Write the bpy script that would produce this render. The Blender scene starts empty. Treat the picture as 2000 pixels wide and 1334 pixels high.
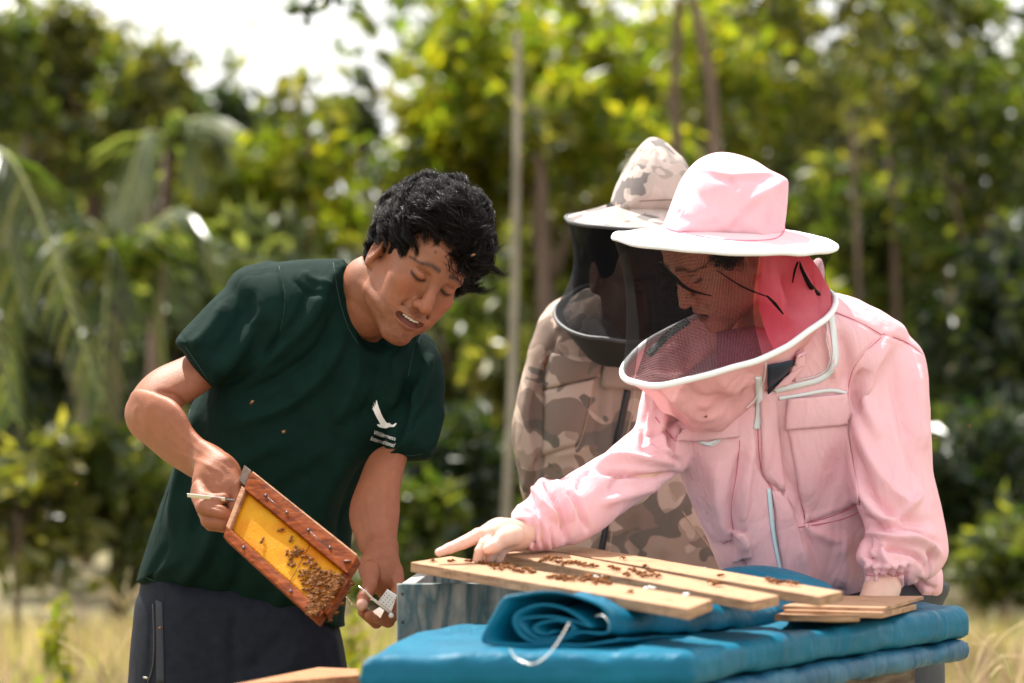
import bpy, bmesh, math, random, time
import numpy as np
from mathutils import Vector, Matrix, Euler
from mathutils.bvhtree import BVHTree
T0 = time.time()
rad = math.radians
S = bpy.context.scene
COL = S.collection
rng = np.random.default_rng(7)
random.seed(7)

# ------------------------------------------------------------------ camera, sky, sun, exposure
FPX = 4722.0                     # focal length in photograph pixels (85 mm on 36 mm)
CZ, TILT = 1.2, rad(1.61)
cd = bpy.data.cameras.new("camera"); cam = bpy.data.objects.new("camera", cd); COL.objects.link(cam)
cam.location = (0, 0, CZ); cam.rotation_euler = (rad(90) + TILT, 0, 0)
cd.lens = 85; cd.sensor_width = 36; cd.clip_end = 800
cd.dof.use_dof = True; cd.dof.focus_distance = 4.12; cd.dof.aperture_fstop = 2.8
S.camera = cam
SUN_DIR = Vector((-0.28, 0.36, 0.88)).normalized()      # towards the sun
W = bpy.data.worlds.new("World"); S.world = W; W.use_nodes = True
wn, wl = W.node_tree.nodes, W.node_tree.links
wn.clear()
wo = wn.new('ShaderNodeOutputWorld'); bg = wn.new('ShaderNodeBackground'); sky = wn.new('ShaderNodeTexSky')
sky.sky_type = 'NISHITA'; sky.sun_disc = False
sky.sun_elevation = math.asin(SUN_DIR.z); sky.sun_rotation = math.atan2(SUN_DIR.x, SUN_DIR.y)
sky.air_density = 1.0; sky.dust_density = 1.5
tc = wn.new('ShaderNodeTexCoord'); cn = wn.new('ShaderNodeTexNoise'); cn.inputs['Scale'].default_value = 1.7
cn.inputs['Detail'].default_value = 5
cr = wn.new('ShaderNodeMapRange'); cr.inputs['From Min'].default_value = .30; cr.inputs['From Max'].default_value = .50
mx = wn.new('ShaderNodeMix'); mx.data_type = 'RGBA'
wl.new(tc.outputs['Generated'], cn.inputs['Vector']); wl.new(cn.outputs['Fac'], cr.inputs['Value'])
wl.new(cr.outputs['Result'], mx.inputs['Factor']); wl.new(sky.outputs[0], mx.inputs['A'])
mx.inputs['B'].default_value = (13.6, 13.3, 13.0, 1)
wl.new(mx.outputs['Result'], bg.inputs['Color']); bg.inputs['Strength'].default_value = 0.066
wl.new(bg.outputs[0], wo.inputs['Surface'])
sd = bpy.data.lights.new("sun", 'SUN'); so = bpy.data.objects.new("sun", sd); COL.objects.link(so)
sd.energy = 5.0; sd.angle = rad(0.6); sd.color = (1.0, 0.95, 0.86)
so.rotation_euler = (-SUN_DIR).to_track_quat('-Z', 'Y').to_euler(); so.location = (0, 0, 12)
S.view_settings.view_transform = 'Standard'; S.view_settings.look = 'None'
S.view_settings.exposure = 1.0; S.view_settings.gamma = 1.0; S.view_settings.use_curve_mapping = False
S.cycles.use_denoising = True
S.cycles.max_bounces = 8; S.cycles.transparent_max_bounces = 12; S.cycles.diffuse_bounces = 3
S.cycles.glossy_bounces = 2; S.cycles.transmission_bounces = 3; S.cycles.sample_clamp_indirect = 6

# ------------------------------------------------------------------ helpers
ct, st = math.cos(TILT), math.sin(TILT)
def at(px, py, D):
    a, b = (px - 1000) / FPX, (667 - py) / FPX
    dx, dy, dz = a, ct - b * st, st + b * ct
    t = D / dy
    return np.array([dx * t, D, CZ + dz * t])
def ray(px, py):
    a, b = (px - 1000) / FPX, (667 - py) / FPX
    return Vector((a, ct - b * st, st + b * ct)).normalized()
def uv(X, Y, Z):
    yc = Y * ct + (Z - CZ) * st; zc = -Y * st + (Z - CZ) * ct
    return 1000 + FPX * X / yc, 667 - FPX * zc / yc
def V3(p): return Vector((float(p[0]), float(p[1]), float(p[2])))

def empty(name, loc=(0, 0, 0)):
    o = bpy.data.objects.new(name, None); COL.objects.link(o); o.location = loc
    o.empty_display_size = .05
    return o
def tag(o, label, cat, group=None):
    o['label'] = label; o['category'] = cat
    if group: o['group'] = group
    return o
def thing(name, label, cat, loc=(0, 0, 0), group=None):
    return tag(empty(name, loc), label, cat, group)
def attach(o, parent):
    """child whose vertices are already in world coordinates"""
    if parent is not None:
        o.parent = parent
        if parent.parent is None: o.matrix_parent_inverse = Matrix.Translation(-Vector(parent.location))
    return o
def newobj(name, me, parent=None):
    o = bpy.data.objects.new(name, me); COL.objects.link(o)
    return attach(o, parent)
def mk(name, V, F, mats, parent=None, smooth=True, mi=None, colr=None):
    """one mesh object from numpy verts and faces (n x 3 or n x 4, or list of lists)"""
    me = bpy.data.meshes.new(name)
    V = np.asarray(V, dtype=np.float32)
    if isinstance(F, np.ndarray):
        n, k = F.shape
        me.vertices.add(len(V)); me.vertices.foreach_set('co', V.ravel())
        me.loops.add(n * k); me.loops.foreach_set('vertex_index', F.astype(np.int32).ravel())
        me.polygons.add(n); me.polygons.foreach_set('loop_start', np.arange(0, n * k, k, dtype=np.int32))
        me.update(calc_edges=True)
    else:
        me.from_pydata([tuple(map(float, v)) for v in V], [], [tuple(int(i) for i in f) for f in F]); me.update()
    if not isinstance(mats, (list, tuple)): mats = [mats]
    for m in mats: me.materials.append(m)
    me.polygons.foreach_set('use_smooth', np.full(len(me.polygons), bool(smooth)))
    if mi is not None: me.polygons.foreach_set('material_index', np.asarray(mi, dtype=np.int32))
    if colr is not None:
        a = me.color_attributes.new('Col', 'FLOAT_COLOR', 'POINT')
        c = np.ones((len(V), 4), np.float32); c[:, :3] = colr
        a.data.foreach_set('color', c.ravel())
    me.update()
    return newobj(name, me, parent)
class MB:
    """collects pieces into one mesh"""
    def __init__(s): s.v = []; s.f = []; s.m = []; s.n = 0
    def add(s, V, F, m=0):
        V = [tuple(map(float, v)) for v in V]
        s.v += V; s.f += [tuple(i + s.n for i in f) for f in F]; s.m += [m] * len(F); s.n += len(V)
    def box(s, c, ax, ay, az, m=0):
        c, ax, ay, az = map(np.array, (c, ax, ay, az))
        V = [c + i * ax + j * ay + k * az for k in (-1, 1) for j in (-1, 1) for i in (-1, 1)]
        s.add(V, [(0, 2, 3, 1), (4, 5, 7, 6), (0, 1, 5, 4), (2, 6, 7, 3), (0, 4, 6, 2), (1, 3, 7, 5)], m)
    def tube(s, pts, r, n=8, m=0, cap=True, up=(0.13, 0.2, 0.97)):
        pts = np.array(pts, float); N = len(pts); r = np.broadcast_to(np.array(r, float), (N,))
        tg = np.gradient(pts, axis=0); tg /= np.linalg.norm(tg, axis=1)[:, None] + 1e-9
        a = np.cross(tg[0], up); a /= np.linalg.norm(a) + 1e-9
        V = []
        for i in range(N):
            a = a - tg[i] * a.dot(tg[i]); a /= np.linalg.norm(a) + 1e-9
            b = np.cross(tg[i], a)
            for k in range(n):
                t = 2 * math.pi * k / n
                V.append(pts[i] + r[i] * (math.cos(t) * a + math.sin(t) * b))
        F = [(i * n + k, i * n + (k + 1) % n, (i + 1) * n + (k + 1) % n, (i + 1) * n + k) for i in range(N - 1) for k in range(n)]
        if cap: F += [tuple(range(n))[::-1], tuple((N - 1) * n + k for k in range(n))]
        s.add(V, F, m)
    def grid(s, P, m=0, closeu=False):
        P = np.array(P); a, b = P.shape[:2]
        F = [(i * b + j, i * b + (j + 1) % b, ((i + 1) % a) * b + (j + 1) % b, ((i + 1) % a) * b + j) for i in range(a - 1) for j in range(b if closeu else b - 1)]
        s.add(P.reshape(-1, 3), F, m)
    def sphere(s, c, R3, n=10, m=0, rot=None):
        P = []
        for i in range(n + 1):
            ph = math.pi * i / n
            for j in range(n * 2):
                th = math.pi * j / n
                q = np.array([math.sin(ph) * math.cos(th), math.sin(ph) * math.sin(th), math.cos(ph)]) * R3
                if rot is not None: q = rot @ q
                P.append(q + c)
        P = np.array(P).reshape(n + 1, 2 * n, 3)
        s.grid(P, m, closeu=True)
    def build(s, name, mats, parent=None, smooth=True):
        return mk(name, s.v, s.f, mats, parent, smooth, s.m)
def bevel(o, w, seg=2, ang=40):
    m = o.modifiers.new('bevel', 'BEVEL'); m.width = w; m.segments = seg; m.limit_method = 'ANGLE'; m.angle_limit = rad(ang)
    return o
def cat(pts, n=8, closed=False):
    """catmull-rom through points"""
    P = np.array(pts, float); N = len(P); out = []
    rngi = range(N) if closed else range(N - 1)
    for i in rngi:
        if closed: p0, p1, p2, p3 = P[(i - 1) % N], P[i], P[(i + 1) % N], P[(i + 2) % N]
        else: p0, p1, p2, p3 = P[max(i - 1, 0)], P[i], P[i + 1], P[min(i + 2, N - 1)]
        for k in range(n):
            t = k / n
            out.append(.5 * ((2 * p1) + (-p0 + p2) * t + (2 * p0 - 5 * p1 + 4 * p2 - p3) * t * t + (-p0 + 3 * p1 - 3 * p2 + p3) * t ** 3))
    if not closed: out.append(P[-1])
    return np.array(out)

def vnoise(P, scale=1.0, seed=0):
    """smooth value noise, -1..1"""
    Q = np.asarray(P, float) * scale + seed * 17.13
    I = np.floor(Q).astype(np.int64); f = Q - I; f = f * f * (3 - 2 * f)
    def h(a, b, c):
        n = (a * 374761393 + b * 668265263 + c * 2147483647 + seed * 144665) & 0xffffffff
        n = ((n ^ (n >> 13)) * 1274126177) & 0xffffffff
        return ((n ^ (n >> 16)) & 0xffff) / 32767.5 - 1
    r = 0
    for dx in (0, 1):
        for dy in (0, 1):
            for dz in (0, 1):
                w = (f[..., 0] if dx else 1 - f[..., 0]) * (f[..., 1] if dy else 1 - f[..., 1]) * (f[..., 2] if dz else 1 - f[..., 2])
                r = r + w * h(I[..., 0] + dx, I[..., 1] + dy, I[..., 2] + dz)
    return r

def ridge(P, sc, seed, dirv=(.5, .3, .8)):
    """drag lines in cloth: soft creases stretched along a direction"""
    P = np.asarray(P, float); d = np.array(dirv) / np.linalg.norm(dirv); s_ = (P @ d)[:, None] * d; Q_ = P - s_ * .68
    w_ = np.stack([vnoise(P, 5, seed + 1), vnoise(P, 5, seed + 2), vnoise(P, 5, seed + 3)], 1) * .03
    a = 1 - 2 * np.abs(vnoise(Q_ + w_, sc * 1.9, seed)) ; b = 1 - 2 * np.abs(vnoise(Q_ + w_, sc * 4, seed + 7))
    m = np.clip(vnoise(P, 4, seed + 9) + .45, 0, 1)
    return (a * .7 + b * .3) * m - .3

# ---------------- implicit modelling: smooth unions on a rectilinear grid, then surface nets
def axis(*segs):
    out = []
    for a, b, s in segs:
        n = max(2, int(round((b - a) / s)) + 1); out.append(np.linspace(a, b, n)[:-1])
    out.append([segs[-1][1]])
    return np.concatenate(out).astype(np.float32)
class Field:
    def __init__(s, xs, ys, zs):
        s.ax = (xs, ys, zs); s.F = np.full((len(xs), len(ys), len(zs)), 0.2, np.float32)
    def sl(s, lo, hi):
        r = []
        for a, l, h in zip(s.ax, lo, hi):
            i, j = np.searchsorted(a, l), np.searchsorted(a, h)
            r.append(slice(max(i - 1, 0), min(j + 1, len(a))))
        sl = tuple(r)
        X = s.ax[0][sl[0]][:, None, None]; Y = s.ax[1][sl[1]][None, :, None]; Z = s.ax[2][sl[2]][None, None, :]
        return sl, X, Y, Z
    def comb(s, sl, d, k, op='add'):
        A = s.F[sl]
        if A.size == 0: return
        if op == 'add':
            h = np.maximum(k - np.abs(A - d), 0) / k
            s.F[sl] = np.minimum(A, d) - h * h * k * .25
        else:
            d = -d; h = np.maximum(k - np.abs(A - d), 0) / k
            s.F[sl] = np.maximum(A, d) + h * h * k * .25
    def cap(s, a, b, ra, rb=None, k=.01, op='add', flat=None):
        a = np.array(a, float); b = np.array(b, float); rb = ra if rb is None else rb
        m = max(ra, rb) + k + .012
        sl, X, Y, Z = s.sl(np.minimum(a, b) - m, np.maximum(a, b) + m)
        ab = b - a; L = max(ab.dot(ab), 1e-9)
        t = np.clip(((X - a[0]) * ab[0] + (Y - a[1]) * ab[1] + (Z - a[2]) * ab[2]) / L, 0, 1)
        dx, dy, dz = X - a[0] - t * ab[0], Y - a[1] - t * ab[1], Z - a[2] - t * ab[2]
        q = dx * dx + dy * dy + dz * dz
        if flat is not None:
            n, f = flat; n = np.array(n, float); n /= np.linalg.norm(n)
            c = dx * n[0] + dy * n[1] + dz * n[2]
            q = q + c * c * (1 / f ** 2 - 1)
        s.comb(sl, (np.sqrt(q) - (ra + t * (rb - ra))).astype(np.float32), k, op)
    def chain(s, pts, rs, k=.01, op='add', flat=None):
        for i in range(len(pts) - 1): s.cap(pts[i], pts[i + 1], rs[i], rs[i + 1], k, op, flat)
    def ell(s, c, r, M=None, k=.01, op='add'):
        c = np.array(c, float); r = np.array(r, float); m = r.max() + k + .012
        sl, X, Y, Z = s.sl(c - m, c + m)
        dx, dy, dz = X - c[0], Y - c[1], Z - c[2]
        if M is not None:
            Mi = M.T
            dx, dy, dz = [Mi[i, 0] * dx + Mi[i, 1] * dy + Mi[i, 2] * dz for i in range(3)]
        k0 = np.sqrt((dx / r[0]) ** 2 + (dy / r[1]) ** 2 + (dz / r[2]) ** 2)
        k1 = np.sqrt((dx / r[0] ** 2) ** 2 + (dy / r[1] ** 2) ** 2 + (dz / r[2] ** 2) ** 2) + 1e-6
        s.comb(sl, (k0 * (k0 - 1) / k1).astype(np.float32), k, op)
    def infl(s, poly, D, w, T, k=.01, op='add', sm=6, back=None):
        """body traced as an outline, with its own distance and a rounded thickness"""
        P = cat(poly, sm, True) if sm else np.array(poly, float)
        if callable(D): Df = D
        elif isinstance(D, (int, float)): Df = lambda u, v: D + 0 * u
        else:
            A = np.array(D, float); c = np.linalg.lstsq(np.c_[A[:, 0], A[:, 1], np.ones(len(A))], A[:, 2], rcond=None)[0]
            Df = lambda u, v: c[0] * u + c[1] * v + c[2]
        mg = 70; st_ = 3.0
        u0, v0 = P.min(0) - mg; u1, v1 = P.max(0) + mg
        gu = np.arange(u0, u1 + st_, st_); gv = np.arange(v0, v1 + st_, st_)
        UU, VV = np.meshgrid(gu, gv, indexing='ij'); d2 = np.full(UU.shape, 1e9); ins = np.zeros(UU.shape, bool)
        for i in range(len(P)):
            a = P[i]; b = P[(i + 1) % len(P)]; ab = b - a; L = max(ab.dot(ab), 1e-9)
            t = np.clip(((UU - a[0]) * ab[0] + (VV - a[1]) * ab[1]) / L, 0, 1)
            d2 = np.minimum(d2, (UU - a[0] - t * ab[0]) ** 2 + (VV - a[1] - t * ab[1]) ** 2)
            if (a[1] > b[1]) != (a[1] < b[1]) or a[1] != b[1]:
                cnd = ((a[1] > VV) != (b[1] > VV))
                xi = (b[0] - a[0]) * (VV - a[1]) / (b[1] - a[1] + 1e-12) + a[0]
                ins ^= cnd & (UU < xi)
        G = np.sqrt(d2) * np.where(ins, 1, -1)            # inside positive, px
        cs = [Df(P[:, 0], P[:, 1]).min() - T - .03, Df(P[:, 0], P[:, 1]).max() + T + .03]
        crn = np.array([at(a, b, d) for a in (u0, u1) for b in (v0, v1) for d in cs])
        sl, X, Y, Z = s.sl(crn.min(0), crn.max(0))
        u, v = uv(X, Y, Z)
        fi = np.clip((u - u0) / st_, 0, len(gu) - 1.001); fj = np.clip((v - v0) / st_, 0, len(gv) - 1.001)
        i = fi.astype(np.int32); j = fj.astype(np.int32); fi = fi - i; fj = fj - j
        din = (G[i, j] * (1 - fi) + G[i + 1, j] * fi) * (1 - fj) + (G[i, j + 1] * (1 - fi) + G[i + 1, j + 1] * fi) * fj
        Dc = Df(u, v); din = din * Dc / FPX
        dy = (Y - Dc) * (w / T)
        if back: dy = np.where(Y > Dc, dy / back, dy)
        f = np.sqrt(np.maximum(w - din, 0) ** 2 + dy * dy) - w
        s.comb(sl, f.astype(np.float32), k, op)
    def mesh(s, smooth=2):
        F = s.F; F[0] = F[-1] = .1; F[:, 0] = F[:, -1] = .1; F[:, :, 0] = F[:, :, -1] = .1
        neg = F < 0
        n0, n1, n2 = F.shape
        cnt = np.zeros((n0 - 1, n1 - 1, n2 - 1), np.uint8)
        for dx in (0, 1):
            for dy in (0, 1):
                for dz in (0, 1): cnt += neg[dx:n0 - 1 + dx, dy:n1 - 1 + dy, dz:n2 - 1 + dz]
        act = (cnt > 0) & (cnt < 8)
        idx = np.full(act.shape, -1, np.int32); C = np.argwhere(act); idx[act] = np.arange(len(C), dtype=np.int32)
        del cnt
        acc = np.zeros((len(C), 3), np.float32); num = np.zeros(len(C), np.float32)
        cv = {}
        for dx in (0, 1):
            for dy in (0, 1):
                for dz in (0, 1): cv[dx, dy, dz] = F[C[:, 0] + dx, C[:, 1] + dy, C[:, 2] + dz]
        for a in range(3):
            for p in (0, 1):
                for q in (0, 1):
                    c0 = [p, q]; c0.insert(a, 0); c1 = [p, q]; c1.insert(a, 1)
                    f0, f1 = cv[tuple(c0)], cv[tuple(c1)]
                    m = (f0 < 0) != (f1 < 0)
                    t = np.where(m, f0 / np.where(m, f0 - f1, 1), 0)
                    o = np.array(c0, np.float32)
                    for b in range(3): acc[:, b] += np.where(m, t if b == a else o[b], 0)
                    num += m
        L = C + acc / np.maximum(num, 1)[:, None]
        V = np.stack([np.interp(L[:, b], np.arange(len(s.ax[b])), s.ax[b]) for b in range(3)], 1)
        Q = []
        for a in range(3):
            sl0 = [slice(None)] * 3; sl1 = [slice(None)] * 3; sl0[a] = slice(0, -1); sl1[a] = slice(1, None)
            ch = neg[tuple(sl0)] != neg[tuple(sl1)]
            E = np.argwhere(ch); up = neg[tuple(sl0)][ch]
            b, c = (a + 1) % 3, (a + 2) % 3
            ok = (E[:, b] > 0) & (E[:, c] > 0) & (E[:, b] < F.shape[b] - 1) & (E[:, c] < F.shape[c] - 1); E = E[ok]; up = up[ok]
            def g(db, dc):
                e = E.copy(); e[:, b] += db; e[:, c] += dc; return idx[e[:, 0], e[:, 1], e[:, 2]]
            q = np.stack([g(-1, -1), g(0, -1), g(0, 0), g(-1, 0)], 1)
            q[~up] = q[~up][:, ::-1]; Q.append(q)
        Q = np.concatenate(Q); Q = Q[(Q >= 0).all(1)]
        ed = np.concatenate([Q[:, [0, 1]], Q[:, [1, 2]], Q[:, [2, 3]], Q[:, [3, 0]]])
        n = len(V)
        deg = np.bincount(ed[:, 0], minlength=n) + np.bincount(ed[:, 1], minlength=n)
        for it in range(smooth):
            for lam in (.5, -.34):
                M = np.stack([np.bincount(ed[:, 0], V[ed[:, 1], b], n) + np.bincount(ed[:, 1], V[ed[:, 0], b], n) for b in range(3)], 1) / np.maximum(deg, 1)[:, None]
                V = V + lam * (M - V)
        s.F = None
        return V, Q.astype(np.int32)
def normals(V, Q):
    a = V[Q[:, 2]] - V[Q[:, 0]]; b = V[Q[:, 3]] - V[Q[:, 1]]; fn = np.cross(a, b)
    N = np.zeros_like(V)
    for k in range(4):
        for b_ in range(3): N[:, b_] += np.bincount(Q[:, k], fn[:, b_], len(V))
    return N / (np.linalg.norm(N, axis=1)[:, None] + 1e-12)
def strokes(V, Q, items, frontonly=True):
    """folds pressed into or raised from cloth: (points in photo px, half width px, height mm)"""
    N = normals(V, Q); u, v = uv(V[:, 0], V[:, 1], V[:, 2]); d = np.zeros(len(V))
    for it in items:
        pts, w, a = it[0], it[1], it[2]; P = cat(pts, 5) if len(pts) > 2 else np.array(pts, float)
        m = (u > P[:, 0].min() - 3 * w) & (u < P[:, 0].max() + 3 * w) & (v > P[:, 1].min() - 3 * w) & (v < P[:, 1].max() + 3 * w)
        ix = np.where(m)[0]
        if not len(ix): continue
        best = np.full(len(ix), 1e9); tt = np.zeros(len(ix)); side = np.zeros(len(ix))
        n = len(P) - 1
        for i in range(n):
            p, q = P[i], P[i + 1]; ab = q - p; L = max(ab.dot(ab), 1e-9)
            t = np.clip(((u[ix] - p[0]) * ab[0] + (v[ix] - p[1]) * ab[1]) / L, 0, 1)
            ex, ey = u[ix] - p[0] - t * ab[0], v[ix] - p[1] - t * ab[1]; dd = ex ** 2 + ey ** 2
            b = dd < best; best[b] = dd[b]; tt[b] = (i + t[b]) / n; side[b] = np.sign(ab[0] * ey[b] - ab[1] * ex[b])
        ds = np.sqrt(best)
        fade = np.clip(np.minimum(tt, 1 - tt) * 4 + .12, 0, 1) if len(it) < 4 else 1
        d[ix] += a * .001 * np.exp(-(ds / w) ** 2) * fade
    if frontonly: d *= np.clip((-N[:, 1] + .35) / .5, 0, 1)
    return V + N * d[:, None], Q

class Drape:
    """lays trim, pockets and prints on a garment where the photograph shows them"""
    def __init__(s, objs):
        s.t = []
        bpy.context.view_layer.update(); dg = bpy.context.evaluated_depsgraph_get()
        for o in objs:
            s.t.append((BVHTree.FromObject(o, dg), o.matrix_world.copy()))
    def hit(s, px, py, off=0.0):
        best = None
        for t, M in s.t:
            Mi = M.inverted()
            h = t.ray_cast(Mi @ cam.location, (Mi.to_3x3() @ ray(px, py)).normalized())
            if h[0] is not None:
                p = M @ h[0]; d = (p - cam.location).length
                if best is None or d < best[0]: best = (d, p, (M.to_3x3() @ h[1]).normalized())
        if best is None: return None
        n = best[2]
        if n.dot(ray(px, py)) > 0: n = -n
        return best[1] + n * off
    def line(s, pts, off=.001, n=6):
        out = []
        for p in (cat(pts, n) if len(pts) > 1 else pts):
            h = s.hit(p[0], p[1], off)
            if h is not None: out.append(tuple(h))
        out = np.array(out)
        if len(out) > 4:
            for _ in range(2): out[1:-1] = (out[:-2] + 2 * out[1:-1] + out[2:]) / 4
        return out
    def patch(s, name, corners, mat, parent, off=.003, n=14, m=14, thick=.003, bulge=0, curve=None):
        c = np.array(corners, float); P = []; last = None
        for i in range(n + 1):
            for j in range(m + 1):
                a, b = i / n, j / m
                q = (c[0] * (1 - b) + c[1] * b) * (1 - a) + (c[3] * (1 - b) + c[2] * b) * a
                if curve: q = q + np.array(curve(a, b))
                h = s.hit(q[0], q[1], off + bulge * math.sin(math.pi * a) * math.sin(math.pi * b))
                if h is None: h = last if last is not None else V3(at(q[0], q[1], 4.2))
                last = h; P.append(tuple(h))
        P = np.array(P).reshape(n + 1, m + 1, 3)
        for _ in range(2):
            P[1:-1, 1:-1] = (P[:-2, 1:-1] + P[2:, 1:-1] + P[1:-1, :-2] + P[1:-1, 2:] + 2 * P[1:-1, 1:-1]) / 6
        mb = MB(); mb.grid(P); o = mb.build(name, mat, parent)
        so_ = o.modifiers.new('t', 'SOLIDIFY'); so_.thickness = thick; so_.offset = 0
        return o
    def shape(s, name, poly, mat, parent, off=.0012):
        """flat print following the cloth"""
        bm = bmesh.new(); vs = [bm.verts.new((p[0], p[1], 0)) for p in poly]; f = bm.faces.new(vs)
        bmesh.ops.triangulate(bm, faces=[f])
        for _ in range(1): bmesh.ops.subdivide_edges(bm, edges=[e for e in bm.edges if e.calc_length() > 6], cuts=2, use_grid_fill=False)
        bmesh.ops.triangulate(bm, faces=bm.faces)
        for v in bm.verts:
            h = s.hit(v.co.x, v.co.y, off); v.co = h if h is not None else V3(at(v.co.x, v.co.y, 4.2))
        me = bpy.data.meshes.new(name); bm.to_mesh(me); bm.free(); me.materials.append(mat)
        return newobj(name, me, parent)

# ------------------------------------------------------------------ materials
MATS = {}
def nodes(name):
    m = bpy.data.materials.new(name); m.use_nodes = True; nt = m.node_tree
    b = nt.nodes['Principled BSDF']; return m, nt, b
def mat(name, col, rough=.6, metal=0, col2=None, scale=20, bump=0, bscale=60, spec=.5, sheen=0, stretch=None, detail=4, attr=False, sss=0, trans=0, obj=True, lo=.35, hi=.65, island=0, crease=None):
    if name in MATS: return MATS[name]
    m, nt, b = nodes(name); L = nt.links
    b.inputs['Roughness'].default_value = rough; b.inputs['Metallic'].default_value = metal
    b.inputs['Specular IOR Level'].default_value = spec
    b.inputs['Base Color'].default_value = (*col, 1)
    t = nt.nodes.new('ShaderNodeTexCoord'); mp = nt.nodes.new('ShaderNodeMapping')
    L.new(t.outputs['Object'], mp.inputs['Vector'])
    if stretch: mp.inputs['Scale'].default_value = stretch
    colout = None
    if col2 is not None:
        n = nt.nodes.new('ShaderNodeTexNoise'); n.inputs['Scale'].default_value = scale; n.inputs['Detail'].default_value = detail
        L.new(mp.outputs[0], n.inputs['Vector'])
        r = nt.nodes.new('ShaderNodeMapRange'); r.inputs['From Min'].default_value = lo; r.inputs['From Max'].default_value = hi
        x = nt.nodes.new('ShaderNodeMix'); x.data_type = 'RGBA'
        L.new(n.outputs['Fac'], r.inputs['Value']); L.new(r.outputs['Result'], x.inputs['Factor'])
        x.inputs['A'].default_value = (*col, 1); x.inputs['B'].default_value = (*col2, 1)
        colout = x.outputs['Result']
    if attr:
        a = nt.nodes.new('ShaderNodeAttribute'); a.attribute_name = 'Col'
        if colout is None: colout = a.outputs['Color']
        else:
            y = nt.nodes.new('ShaderNodeMix'); y.data_type = 'RGBA'; y.blend_type = 'MULTIPLY'; y.inputs['Factor'].default_value = 1
            L.new(colout, y.inputs['A']); L.new(a.outputs['Color'], y.inputs['B']); colout = y.outputs['Result']
    if island:
        g = nt.nodes.new('ShaderNodeNewGeometry'); hs = nt.nodes.new('ShaderNodeHueSaturation')
        r2 = nt.nodes.new('ShaderNodeMapRange'); r2.inputs['To Min'].default_value = 1 - island; r2.inputs['To Max'].default_value = 1 + island
        L.new(g.outputs['Random Per Island'], r2.inputs['Value']); L.new(r2.outputs['Result'], hs.inputs['Value'])
        if colout is not None: L.new(colout, hs.inputs['Color'])
        else: hs.inputs['Color'].default_value = (*col, 1)
        colout = hs.outputs['Color']
    if colout is not None: L.new(colout, b.inputs['Base Color'])
    if bump:
        n2 = nt.nodes.new('ShaderNodeTexNoise'); n2.inputs['Scale'].default_value = bscale; n2.inputs['Detail'].default_value = 5
        L.new(mp.outputs[0], n2.inputs['Vector'])
        bp = nt.nodes.new('ShaderNodeBump'); bp.inputs['Strength'].default_value = 1; bp.inputs['Distance'].default_value = bump
        L.new(n2.outputs['Fac'], bp.inputs['Height']); L.new(bp.outputs[0], b.inputs['Normal'])
        if crease:
            m3 = nt.nodes.new('ShaderNodeMapping'); m3.inputs['Scale'].default_value = (1, 1, .42); m3.inputs['Rotation'].default_value = (.35, .5, .2); L.new(t.outputs['Object'], m3.inputs[0])
            n3 = nt.nodes.new('ShaderNodeTexNoise'); n3.inputs['Scale'].default_value = crease[1]; n3.inputs['Detail'].default_value = 3.5; n3.inputs['Roughness'].default_value = .55; n3.inputs['Distortion'].default_value = .9
            L.new(m3.outputs[0], n3.inputs['Vector'])
            sb = nt.nodes.new('ShaderNodeMath'); sb.operation = 'SUBTRACT'; sb.inputs[1].default_value = .5; L.new(n3.outputs['Fac'], sb.inputs[0])
            ab = nt.nodes.new('ShaderNodeMath'); ab.operation = 'ABSOLUTE'; L.new(sb.outputs[0], ab.inputs[0])
            bq = nt.nodes.new('ShaderNodeBump'); bq.inputs['Strength'].default_value = 1; bq.inputs['Distance'].default_value = crease[0]
            L.new(ab.outputs[0], bq.inputs['Height']); L.new(bq.outputs[0], bp.inputs['Normal'])
    if sss:
        b.inputs['Subsurface Weight'].default_value = sss; b.inputs['Subsurface Radius'].default_value = (1, .35, .2)
        b.inputs['Subsurface Scale'].default_value = .008
    if sheen:
        b.inputs['Sheen Weight'].default_value = sheen; b.inputs['Sheen Roughness'].default_value = .5
    if trans:
        tr = nt.nodes.new('ShaderNodeBsdfTranslucent'); ms = nt.nodes.new('ShaderNodeMixShader'); ms.inputs[0].default_value = trans
        if colout is not None: L.new(colout, tr.inputs['Color'])
        else: tr.inputs['Color'].default_value = (*col, 1)
        L.new(b.outputs[0], ms.inputs[1]); L.new(tr.outputs[0], ms.inputs[2]); L.new(ms.outputs[0], nt.nodes['Material Output'].inputs['Surface'])
    MATS[name] = m
    return m
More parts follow.
